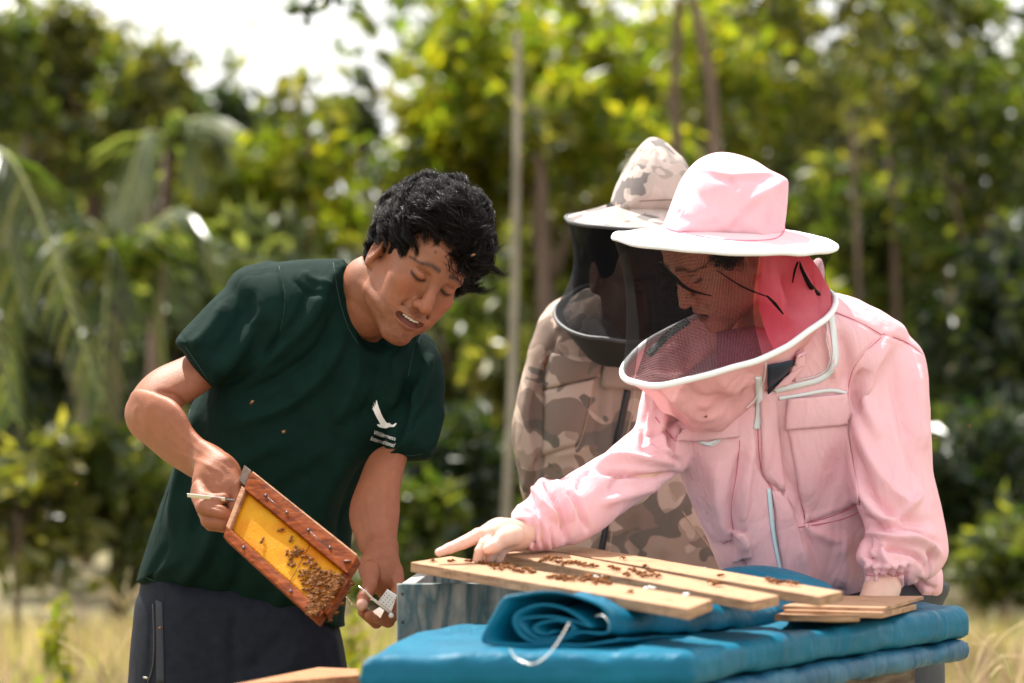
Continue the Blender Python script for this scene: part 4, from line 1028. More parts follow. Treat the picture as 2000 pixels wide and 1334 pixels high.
CM = headrot(28, 34, 6); CO = at(1240, 536, 4.66)
Fd = Field(axis((-.06, .50, .004)), axis((4.40, 4.95, .005)), axis((0, .85, .012), (.85, 1.66, .0042)))
w3 = head(Fd, CO, CM, .98, .002)
Fd.chain([w3((0, .03, -.04)), at(1260, 640, 4.72)], [.05, .06], .02)
Fd.chain([at(1260, 660, 4.74), at(1240, 850, 4.76), at(1230, 1150, 4.78)], [.09, .09, .09], .03)
for x in (-1, 1):
    Fd.chain([at(1240, 690, 4.74), at(1240 + x * 150, 700, 4.74)], [.06, .05], .03)
    Fd.chain([at(1230 + x * 75, 1150, 4.78), at(1230 + x * 80, 1560, 4.76), at(1230 + x * 84, 1920, 4.78)], [.08, .055, .045], .03)
    Fd.cap(at(1230 + x * 84, 1945, 4.78), at(1230 + x * 88, 1958, 4.64), .04, .035, .03)
    Fd.chain([at(1240 + x * 150, 700, 4.74), at(1240 + x * 165, 900, 4.76), at(1240 + x * 150, 1080, 4.72), at(1240 + x * 140, 1130, 4.68)], [.045, .038, .03, .028], .02)
    for i in range(4): Fd.chain([at(1240 + x * (140 - i * 7), 1135, 4.66 + i * .012), at(1240 + x * (136 - i * 7), 1185, 4.64 + i * .012)], [.011, .008], .006)
    Fd.chain([at(1240 + x * 130, 1130, 4.66), at(1240 + x * 118, 1165, 4.64)], [.012, .009], .006)
V, Q = Fd.mesh(2)
C = headpaint(V, CO, CM, .98, np.array((.46, .25, .17)), (.20, .08, .06), (.02, .012, .01), .1); far = np.linalg.norm(V - CO, axis=1) > .17; C[far] = TAN  # light put into the face colour, paler than the other skin
mk('body', V, Q, skin_m, camop, colr=C)
Fh = Field(axis((.1, .45, .006)), axis((4.4, 4.95, .006)), axis((1.3, 1.66, .006)))
Fh.ell(CO + CM @ np.array((0, .025, .05)), (.084, .102, .086), CM, .02); Fh.ell(CO + CM @ np.array((0, -.085, -.01)), (.085, .060, .080), CM, .012, 'sub')
V, Q = Fh.mesh(2); mk('hair', V, Q, hair_m, camop)
Fj = Field(axis((-.02, .48, .0042)), axis((4.50, 5.02, .006)), axis((.70, 1.46, .0040)))
Fj.infl([(1092, 585), (1170, 560), (1290, 560), (1400, 600), (1480, 700), (1500, 900), (1490, 1130), (1480, 1260), (1060, 1260), (1050, 1100), (1040, 960), (1030, 850), (1040, 700), (1060, 620)],
        4.78, .10, .13, .012)
Fj.infl([(1096, 588), (1064, 612), (1046, 640), (1030, 700), (1014, 760), (1001, 825), (999, 860), (1006, 905), (1022, 975), (1034, 1040), (1060, 1090), (1100, 1080), (1100, 980), (1075, 900), (1066, 820), (1070, 760), (1100, 700), (1120, 640)],
        4.75, .05, .07, .004)
V, Q = Fj.mesh(2); V = V + normals(V, Q) * (.003 * vnoise(V, 12, 1) + .0012 * vnoise(V, 30, 2) + .005 * ridge(V, 8, 8))[:, None]; F1 = []
fold([(1100, 640), (1068, 700), (1060, 780), (1062, 880)], 5, -7); fold([(1040, 660), (1040, 740), (1020, 820)], 12, 4); fold([(1062, 700), (1040, 780), (1046, 860)], 10, -4)
fold([(1060, 885), (1040, 930), (1024, 990)], 7, -6); fold([(1062, 905), (1070, 960), (1090, 1000)], 8, 5); fold([(1180, 700), (1168, 800), (1150, 880), (1110, 940)], 10, -4)
fold([(1130, 660), (1180, 680), (1240, 690)], 9, -4); fold([(1080, 890), (1130, 880), (1160, 860)], 9, 4)
fold([(1350, 930), (1370, 1000), (1400, 1080)], 12, -5); fold([(1330, 970), (1310, 1040), (1290, 1090)], 14, 4); fold([(1240, 1000), (1230, 1060), (1250, 1100)], 12, -4)
fold([(1100, 690), (1090, 640), (1110, 600)], 9, 5); fold([(1200, 760), (1195, 900), (1180, 1060)], 4, -3)
V, Q = strokes(V, Q, [(a_, b_, c_ * 1.5) for a_, b_, c_ in F1])
cj = mk('jacket', V, Q, camo_m, camop)
d3 = Drape([cj])
d3.patch('pocket_flap', [(1082, 690), (1176, 700), (1170, 735), (1058, 762)], camo_m, cj, .005, 8, 12, .004, .003)
d3.patch('pocket', [(1062, 765), (1164, 738), (1130, 868), (1062, 888)], camo_m, cj, .003, 12, 10, .003, .003)
d3.patch('placket', [(1180, 680), (1270, 684), (1266, 760), (1176, 758)], camo_m, cj, .006, 8, 8, .004)
zp_m = mat('black_zip', (.012, .012, .014), .4)
ztape([(1226, 762), (1214, 820), (1202, 880)], 13, 'zipper', d3, cj, zp_m, .003)
ztape([(1184, 1020), (1180, 1050), (1172, 1090)], 13, 'zipper', d3, cj, zp_m, .003)
tn = mat('tan_thread', (.55, .40, .28), .8)
for pts in ([(1306, 955), (1340, 1010), (1380, 1060), (1414, 1110)], [(1240, 760), (1232, 820), (1216, 880)], [(1058, 888), (1100, 880), (1132, 868), (1164, 738)], [(1196, 1030), (1188, 1090)]): seam(d3, pts, tn, cj, .001)
CRC = at(1250, 600, 4.66); CRA = at(1415, 590, 4.68) - CRC; CRB = at(1252, 666, 4.50) - CRC
ch = ringpts(CRC, CRA, CRB, 72, .004, 4)
tubering('hoop', ch, .0042, mat('grey_piping', (.05, .05, .055), .55), camop, 8)
CBC = at(1275, 430, 4.66); CBA = np.array((170 / FPX * 4.66, 0, -.004)); CBB = np.array((-.01, -.165, -.030))
cr_ = ringpts(CBC, CBA, CBB, 72, .003, 5)
chat = brim('hat_brim', cr_, .40, .034, camoh_m, camop)
tubering('brim_piping', cr_, .0040, mat('dark_piping', (.05, .05, .055), .5), chat, 8)
Fc = Field(axis((.16, .40, .0036)), axis((4.50, 4.84, .004)), axis((1.54, 1.76, .0036)))
Fc.infl([(1192, 405), (1197, 380), (1208, 351), (1229, 311), (1252, 281), (1273, 267), (1296, 275), (1320, 297), (1337, 314), (1350, 345), (1362, 400), (1355, 430), (1270, 440), (1200, 428)], 4.67, .075, .11, .008)
V, Q = Fc.mesh(2); V = V + normals(V, Q) * (.0015 * vnoise(V, 18, 8))[:, None]
V, Q = strokes(V, Q, [([(1275, 270), (1286, 290), (1292, 310)], 5, -4), ([(1228, 400), (1230, 340), (1250, 300)], 3, -2), ([(1296, 280), (1310, 310), (1330, 330)], 9, 3)])
cc_ = mk('hat_crown', V, Q, camoh_m, chat)
seam(Drape([cc_, chat]), [(1194, 400), (1240, 393), (1313, 390)], mat('brown_thread', (.18, .12, .09), .8), chat, .0014)
cnet = netmat('camo_black_netting', (.002, .0024, .004), .985, 460, .7, .50)
veil('veil_front', cr_, ch, .02, .55, cnet, camop, .03, .010, 7, 20, 1)
veil('veil_back', cr_, ch, .55, 1.02, netmat('camo_netting_light', (.002, .0024, .004), .95, 460, .7, .36), camop, .03, .008, 7, 20, 6)
# dark bowl added below the hoop, standing for shade inside the veil
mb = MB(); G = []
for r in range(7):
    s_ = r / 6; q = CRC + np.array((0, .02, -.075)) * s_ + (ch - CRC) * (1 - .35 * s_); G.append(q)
mb.grid(np.array(G), 0, True); mb.build('hood_shade_bowl', mat('hood_shade_dark', (.012, .012, .015), .8), camop)
Ft = Field(axis((.0, .46, .008)), axis((4.55, 5.05, .01)), axis((.05, .95, .01)))
Ft.infl([(1080, 1150), (1400, 1150), (1400, 1500), (1370, 1920), (1270, 1920), (1250, 1500), (1215, 1500), (1190, 1920), (1090, 1920), (1070, 1500)], 4.78, .08, .11, .02)
V, Q = Ft.mesh(1); mk('trousers', V, Q, camo_m, camop)
print('camo', time.time() - T0)
# ------------------------------------------------------------------ hive furniture
def prism(mb, top, th, m=0):
    """board from its four top corners (points) and thickness"""
    T = np.array(top); B = T - np.array((0, 0, th)); n = len(T)
    mb.add(np.r_[T, B], [tuple(range(n))] + [tuple(range(2 * n - 1, n - 1, -1))] + [(i, n + i, n + (i + 1) % n, (i + 1) % n) for i in range(n)], m)
def woodmat(name, c1, c2, scale, stretch, rough=.6, bump=.0008, c3=None):
    m, nt, b = nodes(name); L = nt.links; b.inputs['Roughness'].default_value = rough; b.inputs['Specular IOR Level'].default_value = .12
    t = nt.nodes.new('ShaderNodeTexCoord'); mp = nt.nodes.new('ShaderNodeMapping'); L.new(t.outputs['Object'], mp.inputs[0])
    mp.inputs['Rotation'].default_value = stretch[3]; mp.inputs['Scale'].default_value = stretch[:3]
    n = nt.nodes.new('ShaderNodeTexNoise'); n.inputs['Scale'].default_value = scale; n.inputs['Detail'].default_value = 6; n.inputs['Distortion'].default_value = .4; L.new(mp.outputs[0], n.inputs['Vector'])
    r = nt.nodes.new('ShaderNodeValToRGB'); r.color_ramp.elements[0].position = .32; r.color_ramp.elements[0].color = (*c1, 1); r.color_ramp.elements[1].position = .68; r.color_ramp.elements[1].color = (*c2, 1)
    if c3 is not None:
        e = r.color_ramp.elements.new(.5); e.color = (*c3, 1)
    L.new(n.outputs['Fac'], r.inputs[0])
    sn = nt.nodes.new('ShaderNodeTexNoise'); sn.inputs['Scale'].default_value = 34; sn.inputs['Detail'].default_value = 5; L.new(t.outputs['Object'], sn.inputs['Vector'])
    sr = nt.nodes.new('ShaderNodeMapRange'); sr.inputs['From Min'].default_value = .56; sr.inputs['From Max'].default_value = .72; sr.inputs['To Max'].default_value = .5; L.new(sn.outputs['Fac'], sr.inputs['Value'])
    sx = nt.nodes.new('ShaderNodeMix'); sx.data_type = 'RGBA'; L.new(sr.outputs['Result'], sx.inputs['Factor']); L.new(r.outputs[0], sx.inputs['A']); sx.inputs['B'].default_value = (c1[0] * .45, c1[1] * .38, c1[2] * .32, 1); L.new(sx.outputs['Result'], b.inputs['Base Color'])
    bp = nt.nodes.new('ShaderNodeBump'); bp.inputs['Distance'].default_value = bump; L.new(n.outputs['Fac'], bp.inputs['Height']); L.new(bp.outputs[0], b.inputs['Normal'])
    MATS[name] = m; return m
plank_m = woodmat('pale_plywood', (.37, .205, .12), (.48, .295, .185), 9, (2, 30, 30, (0, 0, rad(48))), .65, .0004)
edge_m = woodmat('plywood_edge', (.26, .15, .09), (.46, .29, .18), 60, (.3, .3, 3, (0, 0, 0)), .75, .0006)
board_defs = [
    ([(802, 1098, 3.78), (880, 1086, 3.86), (1392, 1171, 3.36), (1345, 1189, 3.27)], .0155, 'front board of three laid across the hive, carrying two long rows of bees'),
    ([(940, 1075, 3.86), (1030, 1067, 3.93), (1522, 1163, 3.46), (1470, 1174, 3.37)], .0145, 'middle board of the three, its left end beside the pointing hand'),
    ([(1048, 1070, 3.95), (1108, 1062, 4.01), (1646, 1155, 3.52), (1600, 1165, 3.44)], .0145, 'rear board of the three, nearest the pink jacket'),
]
boards = []
for cs, th, lab in board_defs:
    T = [at(*c) for c in cs]; mb = MB(); prism(mb, T, th); mb.m = [0 if i == 0 else 1 for i in range(6)]
    o = mb.build('wooden_board', [plank_m, edge_m], None, False); bevel(o, .0012); boards.append(tag(o, lab, 'board', 'loose boards laid over the hive')); 
thin_defs = [
    ([(1528, 1183, 3.66), (1600, 1163, 3.94), (1804, 1164, 3.94), (1726, 1187, 3.66)], .006, 'upper thin board lying at the right end of the blue lid', 0),
    ([(1530, 1191, 3.64), (1600, 1175, 3.90), (1790, 1180, 3.88), (1722, 1196, 3.64)], .009, 'dark edged board under the top thin board at the right', 1),
    ([(1512, 1200, 3.60), (1560, 1188, 3.82), (1690, 1194, 3.78), (1680, 1201, 3.60)], .010, 'lowest short split board beside the rolled tarpaulin', 2),
]
for cs, th, lab, k in thin_defs:
    T = [at(*c) for c in cs]
    if k == 2:
        T = T[:1] + [at(1560, 1190, 3.80)] + T[2:3] + [at(1640, 1203, 3.62)] + T[3:]
    mb = MB(); prism(mb, T, th); mb.m = [0 if i == 0 else 1 for i in range(len(mb.m))]
    tag(bevel(mb.build('thin_board', [plank_m, edge_m], None, False), .001), lab, 'board', 'thin boards stacked on the lid')

# ---- weathered blue-grey hive box behind, with separate wall boards
boxw = woodmat('weathered_blue_paint', (.27, .265, .25), (.40, .385, .355), 5, (6, 6, 1.2, (0, 0, 0)), .75, .0010, (.07, .125, .14))
boxe = woodmat('weathered_grey_wood', (.26, .25, .24), (.48, .47, .45), 9, (6, 6, 1, (0, 0, 0)), .8, .001)
hb = thing('hive_box', 'open weathered blue-grey wooden hive box under the left ends of the boards', 'hive box', tuple(at(900, 1700, 3.9) * (1, 1, 0)))
z1 = float(at(800, 1141, 3.80)[2]); xa, xb = float(at(776, 1141, 3.80)[0]), float(at(776, 1141, 3.80)[0]) + .50
def wall(name, c0, c1, z0, z1_, th, m, parent):
    c0 = np.array(c0); c1 = np.array(c1); d = c1 - c0; n = np.array((-d[1], d[0])) / np.linalg.norm(d) * th; mb = MB()
    P = [(*c0, z1_), (*c1, z1_), (*(c1 + n), z1_), (*(c0 + n), z1_)]; prism(mb, P, z1_ - z0); return bevel(mb.build(name, m, parent, False), .002)
za = z1 - .24
wall('front_wall', (xa, 3.80), (xb, 3.84), za, z1, .022, [boxw], hb); wall('back_wall', (xa + .02, 4.16), (xb + .02, 4.20), za, z1, .022, [boxw], hb)
wall('side_wall', (xa + .0225, 4.157), (xa + .0025, 3.826), za, z1 - .002, .022, [boxe], hb); wall('side_wall', (xb - .001, 3.866), (xb + .018, 4.196), za, z1 - .002, .022, [boxe], hb)
wall('lower_box', (xa + .004, 3.806), (xb - .004, 3.846), .30, za - .003, .38, [boxw], hb)
mb = MB()
for x in (xa + .04, xb - .06):
    for y in (3.84, 4.14): mb = MB(); mb.box((x, y, .148), (.02, 0, 0), (0, .02, 0), (0, 0, .148)); mb.build('leg', boxe, hb, False)
for px, py in ((786, 1160), (786, 1215), (787, 1262)): p = at(px, py, 3.80); mb = MB(); mb.sphere(p + np.array((0, .002, 0)), np.array((.003, .003, .003)), 5); mb.build('nail', mat('rusty_nail', (.08, .06, .05), .6, .5), hb)

# ---- padded blue lids of the hive in front
tarp_m = mat('blue_tarpaulin', (.0, .098, .175), .5, col2=(.001, .130, .22), scale=12, bump=.0012, bscale=55, spec=.22, lo=.3, hi=.7, crease=(.016, 7))
tarp2_m = mat('scuffed_blue_tarpaulin', (.002, .075, .15), .5, col2=(.03, .16, .25), scale=16, bump=.0016, bscale=60, spec=.5, lo=.45, hi=.8, crease=(.02, 9))
def lid(name, corners, th, m, parent, seed, soft=.018, wr=.004):
    C = np.array([at(*c) for c in corners]); c2 = C[:, :2]; ctr = c2.mean(0); zt = C[:, 2].mean()
    lo, hi = c2.min(0) - .06, c2.max(0) + .06
    F_ = Field(axis((lo[0], hi[0], .006)), axis((lo[1], hi[1], .007)), axis((zt - th - .05, zt + .05, .0032)))
    X, Y, Z = [a.astype(float) for a in np.meshgrid(*F_.ax, indexing='ij')]
    P = cat(c2, 1, True) if False else c2
    d2 = np.full(X.shape[:2], 1e9); ins = np.zeros(X.shape[:2], bool); xx, yy = X[:, :, 0], Y[:, :, 0]
    for i in range(len(P)):
        a = P[i]; b = P[(i + 1) % len(P)]; ab = b - a; t = np.clip(((xx - a[0]) * ab[0] + (yy - a[1]) * ab[1]) / ab.dot(ab), 0, 1)
        d2 = np.minimum(d2, (xx - a[0] - t * ab[0]) ** 2 + (yy - a[1] - t * ab[1]) ** 2)
        if a[1] != b[1]: ins ^= ((a[1] > yy) != (b[1] > yy)) & (xx < (b[0] - a[0]) * (yy - a[1]) / (b[1] - a[1]) + a[0])
    G = np.sqrt(d2) * np.where(ins, -1, 1)
    q = G[:, :, None] + soft; r = np.abs(Z - (zt - th / 2)) - th / 2 + soft
    q = q + 0 * r
    f = np.minimum(np.maximum(q, r), 0) + np.sqrt(np.maximum(q, 0) ** 2 + np.maximum(r, 0) ** 2) - soft
    PP = np.stack([X, Y, Z * 1.5], -1)
    f += wr * vnoise(PP, 9, seed) + wr * .6 * vnoise(PP, 22, seed + 1) + wr * .35 * vnoise(PP, 50, seed + 2)
    F_.F = f.astype(np.float32); V_, Q_ = F_.mesh(1); return mk(name, V_, Q_, m, parent)
hive = thing('beehive', 'wooden beehive closed by two padded blue tarpaulin lids', 'beehive', tuple(at(1300, 2200, 3.6) * (1, 1, 0)))
lid('upper_lid', [(702, 1268, 3.20), (1352, 1278, 3.24), (1480, 1252, 3.42), (1890, 1196, 3.96), (1700, 1160, 4.28), (1420, 1160, 4.28), (1000, 1200, 3.80), (800, 1230, 3.55)], .048, tarp_m, hive, 3)
lid('lower_lid', [(800, 1335, 3.22), (1342, 1338, 3.27), (1500, 1316, 3.44), (1896, 1258, 3.97), (1700, 1228, 4.26), (1420, 1230, 4.26), (1000, 1260, 3.80), (880, 1290, 3.58)], .036, tarp2_m, hive, 8, .016, .0045)
hwood = woodmat('old_hive_wood', (.09, .065, .05), (.24, .19, .15), 8, (1.5, 1.5, 10, (0, 0, 0)), .8, .0015, (.15, .11, .085))
zl = float(at(1500, 1360, 3.44)[2])
mb = MB(); pts = [at(820, 1335, 3.28), at(1330, 1338, 3.33), at(1480, 1318, 3.49), at(1780, 1275, 3.96), at(1650, 1230, 4.2), at(1420, 1230, 4.2), at(1000, 1260, 3.76)]
for i in range(6):
    zt = zl - .0 - i * .12
    mb = MB(); P = np.array(pts); P[:, 2] = zt; P[:, :2] += rng.normal(0, .003, (7, 2)); prism(mb, P, .117); bevel(mb.build('hive_board', hwood, hive, False), .003)
for p in (pts[0], pts[2], pts[3], pts[6]): mb = MB(); mb.box((p[0] * .97 + .01, p[1] + .03, (zl - .72) / 2), (.025, 0, 0), (0, .025, 0), (0, 0, (zl - .725) / 2)); mb.build('leg', hwood, hive, False)
# blue folded lid standing behind the boards
Fb = Field(axis((.30, .62, .004)), axis((3.74, 4.02, .004)), axis((.84, .99, .003)))
Fb.infl([(1405, 1120), (1430, 1108), (1480, 1104), (1530, 1110), (1580, 1125), (1625, 1146), (1640, 1190), (1400, 1190)], 3.90, .05, .08, .01)
V, Q = Fb.mesh(2); tag(mk('tarpaulin_bundle', V, Q, tarp_m, None), 'low humped blue tarpaulin bundle between the rear board and the pink jacket', 'tarpaulin')

# ---- rolled blue tarpaulin with its wire loop
roll = thing('rolled_tarpaulin', 'loosely rolled blue tarpaulin lying on the lid under the boards, spiral end showing', 'tarpaulin', tuple(at(1075, 1255, 3.35)))
A0 = at(1072, 1212, 3.30); A1 = at(1530, 1205, 3.82); axv = (A1 - A0) / np.linalg.norm(A1 - A0); axv0 = axv.copy()
e1 = np.array((1.0, .12, 0)); e1 -= axv * 0; e1 /= np.linalg.norm(e1); e2 = np.array((0, 0, 1.0))
spts = [(138, -40), (128, -46), (60, -49), (-60, -50), (-122, -47), (-132, -30), (-108, 12), (-90, 42), (-72, 50), (-20, 57), (40, 52), (92, 34), (116, 10), (120, -16), (108, -30), (60, -24), (20, -42), (-30, -44), (-58, -30), (-72, -4), (-62, 18), (-20, 32), (30, 24), (62, 6), (84, -14), (50, -4), (-10, 4), (-58, 0), (-48, -18), (-20, -34), (24, -30), (44, -14), (22, -4), (-16, -8), (-30, -18), (-8, -26), (8, -20)]
sp = cat(spts, 6) / FPX * 3.30
G = []
nl = 40
for i in range(nl + 1):
    s_ = i / nl; c = A0 * (1 - s_) + A1 * s_; k = (1.0 - .36 * s_ ** .6) * (1 + .03 * math.sin(s_ * 21) * (s_ > .05)); row = []
    for p in sp:
        q = c + e1 * p[0] * k + e2 * p[1] * k * (1 - .10 * s_)
        row.append(q)
    row = np.array(row); row += np.stack([.006 * vnoise(row, 22, 3), .004 * vnoise(row, 20, 4), .007 * vnoise(row, 24, 5)], 1) * min(1, s_ * 6 + .25)
    G.append(row)
mb = MB(); mb.grid(np.array(G)); o = mb.build('sheet', tarp_m, roll); sl_ = o.modifiers.new('t', 'SOLIDIFY'); sl_.thickness = .0032
for s0, wd in ((.30, .03), (.62, .03)):
    mb = MB(); G2 = []
    for ds in np.linspace(-wd, wd, 4):
        s_ = s0 + ds; c = A0 * (1 - s_) + A1 * s_; k = (1 - .36 * s_ ** .6); sel = cat(spts[3:11], 6) / FPX * 3.30
        G2.append([c + e1 * p[0] * k * 1.05 + e2 * (p[1] * k * (1 - .1 * s_) * 1.05 + .002) for p in sel])
    mb.grid(np.array(G2)); o = mb.build('strap', tarp_m if s0 > .5 else tarp2_m, roll); o.modifiers.new('t', 'SOLIDIFY').thickness = .003
wire_m = mat('silver_wire', (.62, .62, .60), .35, .8)
mb = MB(); mb.tube(cat([at(*p) for p in [(996, 1268, 3.16), (1006, 1284, 3.12), (1030, 1296, 3.10), (1050, 1294, 3.10), (1075, 1274, 3.12), (1096, 1244, 3.16), (1112, 1216, 3.2)]], 8), .0009, 8)
mb.build('wire_loop', wire_m, roll)
mb = MB(); mb.tube(cat([at(*p) for p in [(1164, 1204, 3.30), (1178, 1203, 3.28), (1188, 1216, 3.28), (1190, 1234, 3.3)]], 6), .0014, 8); mb.build('wire_end', wire_m, roll)

# ---- board edge at the bottom left
redw = woodmat('warm_brown_wood', (.30, .13, .065), (.46, .24, .13), 9, (3, 22, 22, (0, 0, rad(20))), .6, .0006)
mb = MB(); prism(mb, [at(440, 1340, 3.30), at(620, 1303, 3.62), at(700, 1306, 3.60), at(702, 1318, 3.42)], .014)
tag(bevel(mb.build('hive_cover_board', [redw], None, False), .0015), 'brown wooden cover board at the bottom edge below the hanging comb frame', 'board')
mb = MB(); prism(mb, [at(560, 1334, 3.40), at(640, 1326, 3.60), at(703, 1327, 3.58), at(706, 1345, 3.40)], .5, 0)
tag(bevel(mb.build('small_hive_box', [woodmat('ochre_wood', (.34, .16, .05), (.52, .30, .08), 20, (3, 3, 12, (0, 0, 0)), .7)], None, False), .002), 'small ochre hive box just under the brown cover board', 'hive box')

# ------------------------------------------------------------------ the comb frame in his hand
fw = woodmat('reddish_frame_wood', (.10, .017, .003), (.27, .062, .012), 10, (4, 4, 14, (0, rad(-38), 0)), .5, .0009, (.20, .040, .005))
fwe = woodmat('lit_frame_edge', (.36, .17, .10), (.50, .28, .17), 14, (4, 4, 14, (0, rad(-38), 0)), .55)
frame = thing('comb_frame', 'reddish wooden frame of yellow comb held tilted over the man’s trousers', 'comb frame', tuple(at(570, 1080, 4.0)))
FA, FB, FC_, FD_ = at(490, 926, 3.98), at(702, 1096, 3.86), at(624, 1222, 3.80), at(440, 1054, 3.93)
fn_ = np.cross(FB - FA, FD_ - FA); fn_ /= np.linalg.norm(fn_)
if fn_[1] > 0: fn_ = -fn_
def fp(u, v, n=0.0): return (FA * (1 - u) + FB * u) * (1 - v) + (FD_ * (1 - u) + FC_ * u) * v + fn_ * n
def bar(name, u0, v0, u1, v1, th, n0, m, parent=frame, be=.0015):
    P = [fp(u0, v0), fp(u1, v0), fp(u1, v1), fp(u0, v1)]; V_ = [p + fn_ * (n0 + th) for p in P] + [p + fn_ * n0 for p in P]
    mb_ = MB(); mb_.add(V_, [(0, 1, 2, 3), (7, 6, 5, 4), (0, 4, 5, 1), (1, 5, 6, 2), (2, 6, 7, 3), (3, 7, 4, 0)]); return bevel(mb_.build(name, m, parent, False), be)
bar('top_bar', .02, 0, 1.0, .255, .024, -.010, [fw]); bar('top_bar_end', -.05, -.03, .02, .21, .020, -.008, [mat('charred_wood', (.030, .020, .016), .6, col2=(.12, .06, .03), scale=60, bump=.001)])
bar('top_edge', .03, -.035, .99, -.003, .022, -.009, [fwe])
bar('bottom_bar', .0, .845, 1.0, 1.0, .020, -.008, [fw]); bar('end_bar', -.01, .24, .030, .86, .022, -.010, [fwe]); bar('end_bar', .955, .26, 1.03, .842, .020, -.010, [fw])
def combmat():
    m, nt, b = nodes('yellow_wax'); L = nt.links
    t = nt.nodes.new('ShaderNodeTexCoord'); v = nt.nodes.new('ShaderNodeTexVoronoi'); v.inputs['Scale'].default_value = 190; v.feature = 'DISTANCE_TO_EDGE'
    L.new(t.outputs['Object'], v.inputs['Vector']); n = nt.nodes.new('ShaderNodeTexNoise'); n.inputs['Scale'].default_value = 22; n.inputs['Detail'].default_value = 3; L.new(t.outputs['Object'], n.inputs['Vector'])
    r = nt.nodes.new('ShaderNodeValToRGB'); e = r.color_ramp.elements; e[0].position = .30; e[0].color = (.95, .42, .006, 1); e[1].position = .62; e[1].color = (1.0, .62, .02, 1)
    L.new(n.outputs['Fac'], r.inputs[0])
    vr = nt.nodes.new('ShaderNodeMapRange'); vr.inputs['From Max'].default_value = .22; vr.inputs['To Min'].default_value = .86; L.new(v.outputs['Distance'], vr.inputs['Value'])
    vm = nt.nodes.new('ShaderNodeMix'); vm.data_type = 'RGBA'; vm.blend_type = 'MULTIPLY'; vm.inputs['Factor'].default_value = 1; L.new(r.outputs[0], vm.inputs['A']); L.new(vr.outputs['Result'], vm.inputs['B']); L.new(vm.outputs['Result'], b.inputs['Base Color']); b.inputs['Roughness'].default_value = .45
    bp = nt.nodes.new('ShaderNodeBump'); bp.inputs['Distance'].default_value = .0012; bp.inputs['Strength'].default_value = .6; L.new(v.outputs['Distance'], bp.inputs['Height']); L.new(bp.outputs[0], b.inputs['Normal'])
    tr = nt.nodes.new('ShaderNodeBsdfTranslucent'); L.new(r.outputs[0], tr.inputs['Color']); ms = nt.nodes.new('ShaderNodeMixShader'); ms.inputs[0].default_value = .62
    L.new(b.outputs[0], ms.inputs[1]); L.new(tr.outputs[0], ms.inputs[2]); L.new(ms.outputs[0], nt.nodes['Material Output'].inputs['Surface']); return m
G = []
for i in range(31):
    row = []
    for j in range(19):
        u_, v_ = .032 + i / 30 * .921, .258 + j / 18 * .578; p = fp(u_, v_); row.append(p + fn_ * (.002 + .0015 * float(vnoise(p[None], 30, 3)[0])))
    G.append(row)
mb = MB(); mb.grid(np.array(G)); comb = mb.build('comb', combmat(), frame); comb.modifiers.new('t', 'SOLIDIFY').thickness = .0035
gap = mat('dark_gap', (.02, .008, .005), .9)
for u0, v0, u1, v1 in ((.20, .13, .40, .13), (.60, .13, .80, .13)):
    for (uu, vv) in ((u0, v0), (u1, v1)):
        mb = MB(); mb.sphere(fp(uu, vv, .0145), np.array((.0028, .0028, .0028)), 6); mb.build('nail_head', mat('dull_nail', (.12, .11, .12), .4, .7), frame)
    mb = MB(); mb.tube([fp(u0, v0, .0142), fp((u0 + u1) / 2, v0 + .01, .0144), fp(u1, v1, .0142)], .0007, 6); mb.build('frame_wire', mat('dark_wire', (.10, .09, .09), .4, .7), frame)
mb = MB(); mb.sphere(fp(.955, .12, .0145), np.array((.0065, .0065, .002)), 6); mb.build('knot', mat('wood_knot', (.16, .05, .03), .6), frame)
for u0, v0 in ((.2, .92), (.7, .93)):
    mb = MB(); mb.sphere(fp(u0, v0, .0125), np.array((.003, .003, .003)), 5); mb.build('nail_head', MATS['dull_nail'], frame)
mb = MB()
for u0 in (.64,): mb.tube([fp(u0, .26, .0040), fp(u0, .84, .0040)], .0005, 5)
mb.build('frame_wire', MATS['dark_wire'], frame)
# hive tool
tool = thing('hive_tool', 'thin steel hive tool poking out left of the hand that grips the frame', 'tool', tuple(at(400, 970, 3.96)))
mb = MB(); P0, P1 = at(366, 967, 3.955), at(440, 975, 3.960); d = (P1 - P0) / 2; mb.box((P0 + P1) / 2, d, (0, .0012, .0004), (0, -.0006, .0030))
bevel(mb.build('blade', mat('bright_steel', (.75, .74, .72), .28, 1), tool, False), .0006)
mb = MB(); mb.tube([at(438, 975, 3.962), at(470, 978, 3.975), at(492, 1000, 3.985)], .0022, 7); mb.build('handle', mat('dull_steel', (.25, .24, .24), .4, 1), tool)
# queen cage in the other hand
cage = thing('queen_cage', 'small silver perforated cage with dark frame in the man’s lower hand', 'cage', tuple(at(735, 1180, 3.98)))
def pbox(name, q4, D, th, m, parent=cage, be=.0006):
    P = np.array([at(x, y, D) for x, y in q4]); V_ = np.r_[P, P + np.array((0, th, 0))]; mb_ = MB(); mb_.add(V_, [(3, 2, 1, 0), (4, 5, 6, 7), (0, 1, 5, 4), (1, 2, 6, 5), (2, 3, 7, 6), (3, 0, 4, 7)]); return bevel(mb_.build(name, m, parent, False), be)
pl_ = pbox('perforated_plate', [(738, 1176), (756, 1151), (775, 1163), (764, 1196)], 3.965, .006, [mat('pale_alloy', (.62, .63, .64), .4, .6, bump=.0003, bscale=300)])
for i in range(4):
    for j in range(4):
        p = at(744 + i * 5.2 + j * 3.6, 1172 + i * 4.2 - j * 4.4, 3.9645); mb = MB(); mb.sphere(p, np.array((.0009, .0006, .0009)), 4); mb.build('hole', gap, pl_)
pbox('lower_plate', [(735, 1178), (739, 1174), (766, 1196), (763, 1201)], 3.962, .008, [mat('copper_edge', (.50, .32, .24), .4, .5)])
